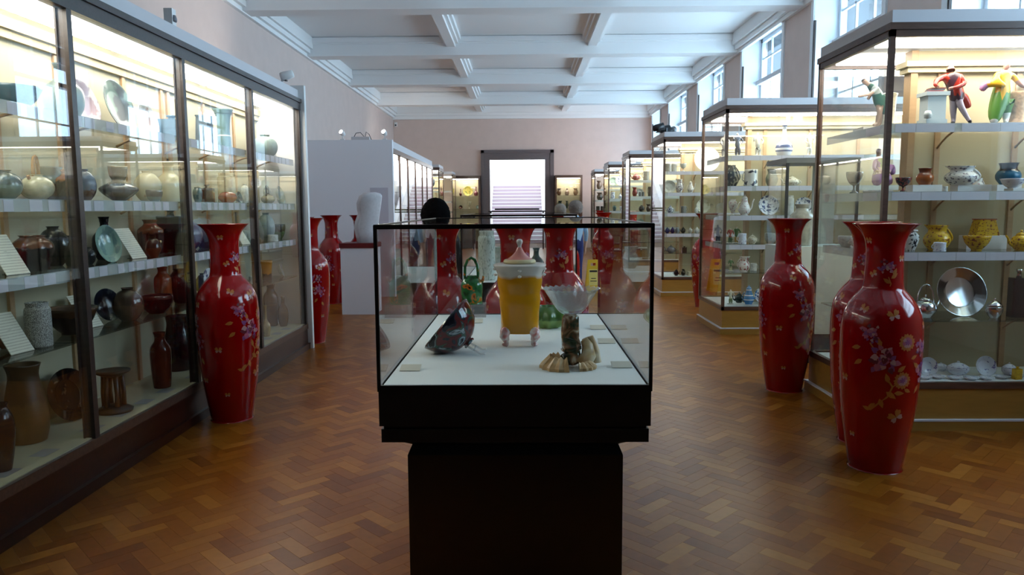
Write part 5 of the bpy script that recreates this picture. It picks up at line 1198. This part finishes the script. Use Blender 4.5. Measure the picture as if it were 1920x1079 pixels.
# ---- third tall showcase
for i, (cx, k, m, lab) in enumerate(((1250, 'mug', G((150, 150, 140)), 'grey mug at the corner post of the roof-spotlight showcase'), (1264, 'beaker', G((196, 196, 186)), 'pale waisted beaker on the roof-spotlight showcase top shelf'), (1281, 'goblet', G((190, 190, 176)), 'pale goblet cup on the roof-spotlight showcase top shelf'))):
    R(2, 5, cx, 13, 15, .25, k, m, 'pale_beaker', lab, 'cup')
R(2, 5, 1325, 0, 48, .4, 'plate', white, 'large_white_dish', 'very large white dish on the roof-spotlight showcase top shelf', 'plate', FACE)
R(2, 4, 1274, 13, 25, .25, 'jug', G((214, 208, 198), (110, 90, 100), 0, .15, .45, 6), 'purple_print_jug', 'small white jug with purple print in the roof-spotlight showcase', 'jug', 0)
R(2, 4, 1295, 11, 22, .25, 'coffeepot', G((216, 210, 196), (120, 100, 100), 0, .15, .4, 6), 'small_coffee_pot', 'small white coffee pot in the roof-spotlight showcase', 'coffee pot', PI)
R(2, 4, 1254, 0, 24, .4, 'plate', pale, 'pale_dish', 'pale dish standing at the post of the roof-spotlight showcase', 'plate', FACE)
R(2, 3, 1257, 12, 15, .25, 'teapot', G((40, 56, 96), (200, 204, 206), 0, .15, .5, 6), 'blue_teapot', 'small blue-and-white teapot in the roof-spotlight showcase', 'teapot', 0)
R(2, 3, 1282, 10, 13, .25, 'mugjug', G((120, 124, 120)), 'grey_mug', 'small grey mug in the roof-spotlight showcase', 'mug', 0)
R(2, 3, 1306, 7, 14, .3, 'bottle', pale, 'tiny_bottle', 'tiny pale bottle before a dish in the roof-spotlight showcase', 'bottle')
R(2, 3, 1318, 0, 26, .4, 'plate', G((206, 204, 186), (150, 150, 120), 0, .2, .4, 4), 'cream_dish', 'cream dish standing in the roof-spotlight showcase', 'plate', FACE)
for cx, c, lab in ((1251, (34, 50, 90), 'navy toy teapot touching the corner post, roof-spotlight showcase'), (1261, (30, 46, 92), 'navy toy teapot between a navy twin and a grey one'), (1270, (120, 130, 130), 'grey toy teapot in the row, roof-spotlight showcase'), (1281, (40, 34, 30), 'dark brown toy teapot in the row, roof-spotlight showcase'), (1294, (190, 186, 170), 'cream toy teapot in the row, roof-spotlight showcase'), (1307, (206, 204, 196), 'white toy teapot at the row end beside the red vase')):
    R(2, 2, cx, 8, 12, .25, 'teapot', G(c), 'toy_teapot', lab, 'teapot', 0, grp='row of toy teapots')
R(2, 1, 1258, 15, 15, .25, 'teapot', G((110, 112, 110)), 'grey_teapot', 'grey moulded teapot in the roof-spotlight showcase', 'teapot', 0)
R(2, 1, 1283, 9, 12, .25, 'sqbottle', G((60, 34, 28)), 'brown_caddy', 'small brown square tea caddy in the roof-spotlight showcase', 'caddy', 0)
R(2, 0, 1268, 9, 13, .2, 'teapot', blk, 'black_teapot', 'black teapot on the roof-spotlight showcase floor', 'teapot', PI)
R(2, 0, 1281, 8, 12, .2, 'pearjug', blk, 'black_milk_jug', 'black milk jug beside the black teapot', 'jug', 0)
R(2, 0, 1292, 7, 8, .2, 'mug', cream, 'cream_pot', 'small cream pot on the roof-spotlight showcase floor', 'pot')
# ---- fourth, fifth and sixth
R(3, 5, 1191, 13, 14, .3, 'teapot', G((150, 60, 56)), 'red_teapot', 'red ribbed teapot standing beside a grey tankard on top shelf', 'teapot', 0, lobes=8, lamp=.08)
R(3, 5, 1211, 12, 18, .3, 'mugjug', G((110, 110, 100)), 'grey_tankard', 'grey stoneware tankard on the red-teapot showcase top shelf', 'tankard', PI)
R(3, 4, 1190, 9, 17, .3, 'jug', G((140, 40, 34)), 'red_jug', 'red jug on the second shelf of the red-teapot showcase', 'jug', 0)
R(3, 4, 1200, 5, 8, .2, 'mug', G((70, 70, 70)), 'tiny_mug', 'tiny dark mug next to the red jug, red-teapot showcase', 'mug'); R(3, 4, 1206, 5, 8, .2, 'mug', G((70, 70, 70)), 'tiny_mug', 'tiny dark mug between its twin and the brown tankard', 'mug')
R(3, 4, 1199, 0, 15, .42, 'plate', pale, 'arched_dish', 'pale dish behind the tiny mugs', 'plate', FACE)
R(3, 4, 1219, 8, 18, .3, 'mugjug', G((60, 44, 36)), 'brown_tankard', 'brown tankard at the edge of the red-teapot showcase', 'tankard', PI)
R(3, 3, 1203, 11, 12, .25, 'globe', G((50, 40, 36)), 'dark_pot', 'dark round pot in the red-teapot showcase', 'pot'); R(3, 3, 1216, 9, 14, .25, 'jug', G((70, 50, 40)), 'brown_jug', 'brown jug low in the red-teapot showcase', 'jug', 0)
R(3, 2, 1200, 0, 16, .4, 'plate', cel, 'green_dish', 'green dish low in the red-teapot showcase', 'plate', FACE)
R(4, 5, 1164, 0, 20, .35, 'plate', bw, 'blue_charger', 'blue-and-white charger propped next to a grey-green charger', 'plate', FACE); R(4, 5, 1149, 0, 17, .4, 'plate', cel, 'green_charger', 'grey-green charger in the blue-charger showcase', 'plate', FACE)
R(4, 4, 1148, 8, 12, .25, 'mugjug', bw, 'delft_mug', 'blue-and-white mug in the blue-charger showcase', 'mug', PI); R(4, 4, 1163, 7, 10, .25, 'bottle', bw, 'delft_bottle', 'blue-and-white bottle in the blue-charger showcase', 'bottle')
R(4, 3, 1152, 7, 10, .25, 'jar', G((60, 90, 90)), 'teal_jar', 'teal jar in the blue-charger showcase', 'jar'); R(4, 3, 1165, 8, 9, .25, 'bowl', bw, 'delft_bowl', 'blue-and-white bowl in the blue-charger showcase', 'bowl')
R(5, 5, 1121, 9, 16, .3, 'jug', G((70, 44, 40)), 'dark_jug', 'dark brown jug on the end-corner showcase top shelf', 'jug', 0); R(5, 5, 1131, 8, 10, .25, 'bowl', G((190, 150, 60)), 'ochre_bowl', 'ochre bowl beside the dark brown jug', 'bowl')
R(5, 4, 1123, 11, 14, .3, 'jug', G((40, 28, 28)), 'black_brown_jug', 'squat black-brown jug in the end-corner showcase', 'jug', 0); R(5, 4, 1132, 7, 7, .25, 'mug', pale, 'pale_mug', 'pale mug beside the squat black-brown jug', 'mug')
R(5, 3, 1121, 7, 8, .25, 'mug', blk, 'black_mug', 'black mug in the end-corner showcase', 'mug'); R(5, 3, 1129, 6, 8, .25, 'mug', G((50, 40, 36)), 'brown_mug', 'brown mug in the end-corner showcase', 'mug')
# ---- wall showcases at the end
def W(cx, wp, hp, z, kind, mat, name, label, cat, side=0.0, grp=None):
    Y = YE-.25; X = ony(cx, 400, Y).x; s = mpp((X, Y, z)); return pot(kind, (X, Y, z+.0005), wp*s, hp*s, mat, name, label, cat, side, grp, seg=20)
W(878, 0, 19, 2.05, 'plate', G((206, 186, 90), (120, 130, 60), 0, .2, .45, 5), 'yellow_dish', 'large yellow and green painted dish in the end showcase', 'plate', FACE)
W(864, 5, 13, 2.05, 'longneck', redbr, 'red_bottle', 'small red-brown bottle left of the yellow dish', 'bottle'); W(893, 8, 17, 2.05, 'longneck', G((140, 70, 80)), 'rose_bottle', 'rose-coloured bottle right of the yellow dish', 'bottle')
W(880, 8, 14, 1.55, 'goblet', cream, 'cream_goblet', 'cream goblet under the yellow dish', 'goblet')
W(864, 0, 7, 1.55, 'plate', brn, 'small_brown_dish', 'small brown dish left of the cream goblet', 'plate', FACE); W(896, 0, 7, 1.55, 'plate', cel, 'small_green_dish', 'small green dish right of the cream goblet', 'plate', FACE)
for cx, k, c, lab in ((1048, 'jug', (110, 84, 60), 'brown jug with left handle, upper row beside the door'), (1063, 'bottle', (120, 90, 74), 'slim brown bottle between two upper jugs'), (1079, 'jug', (130, 100, 70), 'brown jug with right handle, upper row beside the door')):
    W(cx, 8, 13, 2.05, k, G(c), 'stoneware_'+k, lab, k, PI if cx == 1048 else 0)
for cx, c, lab in ((1050, (40, 60, 52), 'dark green jug, lower row beside the door'), (1063, (50, 60, 44), 'slim olive jug, lower row middle'), (1079, (60, 40, 30), 'dark brown jug, lower row near the corner')):
    W(cx, 8 if cx != 1063 else 5, 14, 1.55, 'jug', G(c), 'stoneware_jug', lab, 'jug', PI if cx == 1050 else 0)
# ---- row behind the partition
for i, (y, z, k, c, w_, h_, lab) in enumerate(((13.6, 1.65, 'globe', (120, 130, 120), .25, .26, 'grey-green globe jar behind the partition'), (13.7, 2.1, 'jar', (90, 100, 104), .2, .26, 'blue-grey jar on the top shelf behind the partition'), (13.6, 1.25, 'deepbowl', (150, 120, 96), .3, .18, 'buff bowl behind the partition'), (14.5, 1.65, 'bottle', (130, 120, 100), .2, .32, 'buff bottle in the reflecting showcase'), (15.6, 1.65, 'jar', (90, 80, 70), .24, .28, 'umber jar in the reflecting showcase'), (16.7, 2.1, 'bottle', (150, 150, 140), .2, .32, 'pale bottle in the reflecting showcase'), (18.6, 1.65, 'jar', (150, 90, 70), .24, .26, 'terracotta jar at the far end of the reflecting showcase'), (18.6, 2.1, 'globe', (160, 150, 120), .26, .26, 'sand-coloured globe jar in the reflecting showcase'))):
    pot(k, (-2.62, y, z+.0005), w_, h_, G(c), 'shelf_pot', lab, 'pot')
# left far showcase
statu = standing(0); figurine((-2.80, 22.3, SH6[4]+.0005), .32, 'orange_statuette', 'statuette in orange dress in the far left showcase', *statu, ((206, 110, 40), (200, 170, 150), (60, 40, 30), (206, 110, 40)), None, None, (.2, .05, (90, 90, 90)))
pot('globe', (-2.8, 22.3, SH6[5]+.0005), .34, .34, G((110, 110, 108)), 'grey_globe', 'grey globe vase above the orange statuette', 'vase')

# ================================================================ PEDESTAL, SCULPTURE, SIGN, FITTINGS
ped = thing('white_pedestal', 'square white pedestal with a dark red top', 'pedestal', (-2.46, 11.12, 0))
part('body', MB().box(-.25, .25, -.25, .25, 0, 1.0), M_PANEL, ped); part('top_slab', MB().box(-.265, .265, -.265, .265, 1.0, 1.07), plain('dark_red_top', (96, 18, 22), .4), ped)
def sculpt():
    P = [(-.13, 0), (.14, 0), (.165, .17), (.19, .36), (.215, .56), (.225, .70), (.20, .735), (.12, .755), (-.02, .75), (-.09, .70), (-.125, .60), (-.115, .50), (-.10, .44), (-.12, .38), (-.15, .30), (-.165, .22), (-.15, .10)]
    mb = MB(); n = len(P); cx = sum(a for a, b in P)/n; cy = sum(b for a, b in P)/n
    rings = []
    for d, k in ((-.13, .86), (-.115, .96), (-.08, 1.0), (.08, 1.0), (.115, .96), (.13, .86)):
        rings.append(len(mb.v)); mb.v += [(cx+(a-cx)*k, d+.06*math.sin(b*5), max(0, cy+(b-cy)*k) if b > 0 else 0) for a, b in P]
    for r0, r1 in zip(rings, rings[1:]):
        for i in range(n): mb.f.append((r0+i, r0+(i+1) % n, r1+(i+1) % n, r1+i)); mb.m.append(0); mb.sm.append(True)
    mb.f.append(tuple(range(rings[0], rings[0]+n))); mb.f.append(tuple(range(rings[-1]+n-1, rings[-1]-1, -1))); mb.m += [0, 0]; mb.sm += [True, True]
    return mb
sc_ = link('stone_sculpture', sculpt().mesh('stone_sculpture'), plain('pale_stone_carved', (196, 196, 200), .6, noise=.06, scale=30), None, (-2.36, 11.12, 1.0705), math.radians(24)); tag(sc_, 'pale abstract stone torso standing on the white pedestal', 'sculpture')
# wall text panel on the partition
tp = link('text_panel', MB().box(-.16, .16, -.008, 0, 0, .75).mesh('text_panel'), plain('pale_lilac_panel', (196, 194, 206), .6), None, (ony(712, 400, 13.1).x, 13.099, 1.2)); tag(tp, 'pale text panel fixed on the white partition', 'sign')
# yellow floor sign
fs_ = thing('floor_sign', 'yellow folding wet floor sign standing on the parquet', 'sign', (1.32, 13.7, 0)); M_YS = plain('yellow_plastic', (226, 188, 20), .4)
for s in (-1, 1):
    rm = Matrix.Translation((0, s*.14, 0)) @ Matrix.Rotation(math.radians(12.5*s), 4, 'X')
    mb = MB().prism([(-.15, 0), (.15, 0), (.11, .50), (-.11, .50)], -.01, .01, 'y', mat=rm).prism([(-.11, .50), (-.05, .50), (-.05, .56), (.05, .56), (.05, .50), (.11, .50), (.10, .62), (-.10, .62)], -.01, .01, 'y', mat=rm)
    for i, v in enumerate(mb.v): mb.v[i] = (v[0], v[1], max(v[2], 0))
    pn = part('panel', mb, M_YS, fs_)
    part('notice', MB().box(-.085, .085, -.0125*1, -.0115, .14, .44, mat=rm) if s < 0 else MB().box(-.085, .085, .0115, .0125, .14, .44, mat=rm), plain('pale_yellow_notice', (226, 214, 120), .5), pn)
    yq = (-.0135, -.0125) if s < 0 else (.0125, .0135)
    part('printed_line', MB().box(-.07, .07, yq[0], yq[1], .385, .42, mat=rm), M_BLACK, pn); part('printed_line', MB().box(-.045, .045, yq[0], yq[1], .26, .275, mat=rm), M_BLACK, pn); part('printed_line', MB().box(-.06, .06, yq[0], yq[1], .21, .225, mat=rm), M_BLACK, pn)
# spot lamps standing on the partition row
M_BULB = emis('lamp_face', (255, 250, 244), 60.0)
def lampfit(loc, target, label, watts, size=.045, body=None, col=(1, .94, .86)):
    loc = Vector(loc); t = thing('spot_lamp', label, 'lamp', loc); d = (Vector(target)-loc-Vector((0, 0, .12))).normalized()
    part('stand', MB().box(-.035, .035, -.035, .035, 0, .02).tube([(0, 0, .015), (0, 0, .12)], .008, 8), body or M_WHITE, t)
    q = d.to_track_quat('Z', 'Y').to_matrix().to_4x4(); q.translation = Vector((0, 0, .12))
    part('housing', MB().lathe([(0, -.06), (size*.6, -.055), (size, 0), (size, .05), (size*.9, .05), (size*.88, .02), (0, .018)], 16, mat=q), body or M_WHITE, t)
    part('bulb', MB().lathe([(0, .022), (size*.8, .022), (size*.5, .034), (0, .038)], 14, mat=q), M_BULB, t)
    ldt = bpy.data.lights.new('lamp_light', 'SPOT'); ldt.energy = watts; ldt.spot_size = math.radians(120); ldt.spot_blend = .8; ldt.shadow_soft_size = .05; ldt.color = col
    lo = bpy.data.objects.new('lamp_light', ldt); COL.objects.link(lo); lo.parent = t; lo.location = Vector((0, 0, .12))+d*.09; lo.rotation_euler = (-d).to_track_quat('Z', 'Y').to_euler()
    return t
def top_at(px_, y): return ony(px_, 250, y).x
zt2 = 2.79+.0005
lampfit((top_at(642, 13.15), 13.15, zt2), (-4.2, 11.2, 4.2), 'small white spot lamp on the partition beside the junction box', 60)
lampfit((top_at(721, 13.15), 13.15, zt2), (-3.2, 11.0, 4.2), 'bright spot lamp at the partition corner', 90)
jb = thing('junction_box', 'flat white junction box with loose cables on the partition top', 'box', (top_at(676, 13.15), 13.15, zt2)); part('box', MB().box(-.16, .16, -.04, .04, 0, .055), M_GREYCORN, jb)
part('cable', MB().tube([(-.12, 0, .05), (-.08, 0, .12), (0, 0, .13), (.06, 0, .06)], .006, 6).tube([(.08, 0, .05), (.1, 0, .14), (.15, 0, .1), (.19, 0, .006)], .006, 6), M_BLACK, jb)
lampfit((-3.0, 22.8, 2.8755), (-4.5, 29, 3.6), 'small uplight on the far left showcase roof', 110, .04)
lampfit((3.0, 26.1, 2.8755), (2.6, 29, 3.8), 'small uplight on the roof of the last showcase', 130, .04, col=(1, .82, .74))
# spotlights lying on the roof of the roof-spotlight showcase
for k, (x, y, lab) in enumerate(((1234, 13.05, 'black spotlight at the corner of the roof-spotlight showcase roof'), (1246, 13.35, 'black spotlight in the middle of the roof-spotlight showcase roof'), (1258, 13.6, 'black spotlight with rounded back on the roof-spotlight showcase roof'))):
    t = thing('roof_spotlight', lab, 'lamp', (ony(x, 245, y).x, y, 2.8755), .4*k); m_ = Matrix.Rotation(math.radians(75), 4, 'Y')
    part('barrel', MB().lathe([(0, -.1), (.05, -.09), (.06, -.03), (.06, .1), (.052, .1), (.05, .05), (0, .04)], 18, mat=Matrix.Translation((0, 0, .085)) @ m_), M_BLACK, t)
    part('bracket', MB().box(-.03, .03, -.07, .07, 0, .012).box(-.012, .012, -.075, -.065, 0, .1).box(-.012, .012, .065, .075, 0, .1), M_BLACK, t)
# sensors
def sensor(loc, label):
    t = thing('motion_sensor', label, 'sensor', loc); part('body', MB().box(-.03, .03, -.03, .03, 0, .12), M_WHITE, t); part('lens', MB().lathe([(0, .03), (.022, .03), (.026, .05), (.018, .075), (0, .08)], 12, mat=Matrix.Translation((.025, 0, 0))), plain('grey_lens', (130, 130, 136), .3), t); return t
sensor((-2.5, 5.36, 2.8805), 'small white sensor standing on the long showcase roof')
t = thing('cctv_camera', 'small white security camera at the far end of the long showcase roof', 'camera', (-2.56, 8.0, 2.8805)); part('stalk', MB().tube([(0, 0, 0), (0, 0, .1)], .012, 8), M_WHITE, t); part('head', MB().lathe([(0, 0), (.045, .0), (.05, .03), (.04, .13), (0, .14)], 14, mat=Matrix.Translation((0, -.03, .1)) @ Matrix.Rotation(1.3, 4, 'Y')), M_WHITE, t); part('lens', MB().box(.03, .06, -.05, 0, .06, .09), M_BLACK, t)
t = thing('corner_sensor', 'small white sensor high in the corner of the end wall', 'sensor', (-4.9, YE-.001, 4.75)); part('body', MB().box(-.05, .05, -.08, 0, 0, .16), M_WHITE, t); part('lens', MB().box(-.03, .03, -.085, -.08, .02, .08), M_BLACK, t)

# ================================================================ PEOPLE
def person(loc, H, rotz, label, skin, hair, top, legs, shoe, long_hair=False, full=False):
    """stands with arms hanging; faces local -Y"""
    t = thing('person', label, 'person', loc, rotz)
    h = H/1.72; J = []; Ed = []
    def j(x, y, z, r, m, link_=None):
        J.append(((x*h, y*h, z*h), r*h, m)); i = len(J)-1
        if link_ is not None: Ed.append((link_, i))
        return i
    pel = j(0, 0, .96, .135, 2); wst = j(0, 0, 1.10, .125, 1, pel); ch = j(0, .0, 1.28, .145, 1, wst); nk0 = j(0, .01, 1.42, .07, 1, ch); nk = j(0, .0, 1.49, .052, 0, nk0)
    hd = j(0, -.01, 1.58, .082, 0, nk); cr = j(0, .0, 1.655, .075, 0, hd); j(0, -.095, 1.575, .014, 0, hd); j(0, -.075, 1.52, .03, 0, hd)
    for s in (-1, 1):
        j(s*.085, .01, 1.575, .014, 0, hd)
        sh = j(s*.17, .01, 1.39, .062, 1, ch); el = j(s*.235, .03, 1.12, .044, 1, sh); wr_ = j(s*.24, -.03, .88, .030, 0, el); pm_ = j(s*.24, -.045, .82, .032, 0, wr_)
        for k, (dy, L_) in enumerate(((-.03, .07), (-.01, .08), (.01, .075), (.028, .06))):
            a = j(s*.242, -.045+dy, .78, .010, 0, pm_); b = j(s*.236, -.05+dy, .78-L_*.55, .009, 0, a); j(s*.226, -.058+dy, .78-L_, .008, 0, b)
        th = j(s*.225, -.085, .80, .011, 0, pm_); j(s*.215, -.1, .765, .009, 0, th)
        hp = j(s*.095, .0, .90, .10, 2, pel); kn = j(s*.10, -.01, .50, .062, 2, hp); an = j(s*.10, .015, .10, .045, 2, kn); ft = j(s*.105, -.03, .045, .042, 3, an); j(s*.115, -.15, .035, .034, 3, ft)
    part('body', skin_mesh(J, Ed, 0, 1, 'person_body'), fm(skin, top, legs, shoe, rough=.7), t); clampz(t)
    hp_ = [(0, 1.45), (.09, 1.445), (.136, 1.49), (.146, 1.545), (.138, 1.61), (.112, 1.67), (.06, 1.722), (0, 1.735)] if full else None
    hm = MB().lathe(smoothp(hp_ or [(0, 1.50 if not long_hair else 1.40), (.085, 1.49 if not long_hair else 1.38), (.118, 1.55), (.130, 1.61), (.112, 1.68), (.06, 1.73), (0, 1.738)], 5), 48)
    hv = []; rh = random.Random(5)
    for x, y, z in hm.v:
        k = 1+rh.uniform(-.05, .06); y2 = y*1.06+.026
        if y2 < -.02 and z < 1.64: y2 = max(y2, -.02-.02*rh.random())
        hv.append((x*k*h, y2*k*h, (1.6+(z-1.6)*(1+rh.uniform(-.04, .04)))*h))
    hm.v = hv; part('hair', hm, plain('hair_%d_%d_%d' % hair, hair, 1.0, spec=0.05), t)
    for s in (-1, 1): part('eye', MB().lathe([(0, -.012), (.009, -.008), (.012, 0), (.009, .008), (0, .012)], 10, mat=Matrix.Translation((s*.033*h, -.082*h, 1.59*h))), fm((30, 24, 22)), t)
    return t
person((ony(831, 390, 7.1).x-.07, 7.1, 0), 1.665, PI, 'person in dark clothes with full black hair, seen from behind beside the rear vitrine', (120, 86, 70), (10, 9, 10), (18, 18, 24), (22, 22, 30), (16, 14, 14), full=True)
person((ony(1052, 390, 15.4).x, 15.4, 0), 1.64, PI*.8, 'person with short grey hair and light top, standing beyond the rear vitrine', (206, 168, 150), (128, 122, 116), (206, 210, 216), (70, 76, 90), (50, 44, 40))
person((ony(1078, 390, 13.4).x, 13.4, 0), 1.69, PI*1.15, 'person with grey hair in a pale blue shirt, near the wet floor sign', (206, 168, 150), (120, 114, 110), (150, 184, 216), (30, 44, 110), (40, 36, 34))
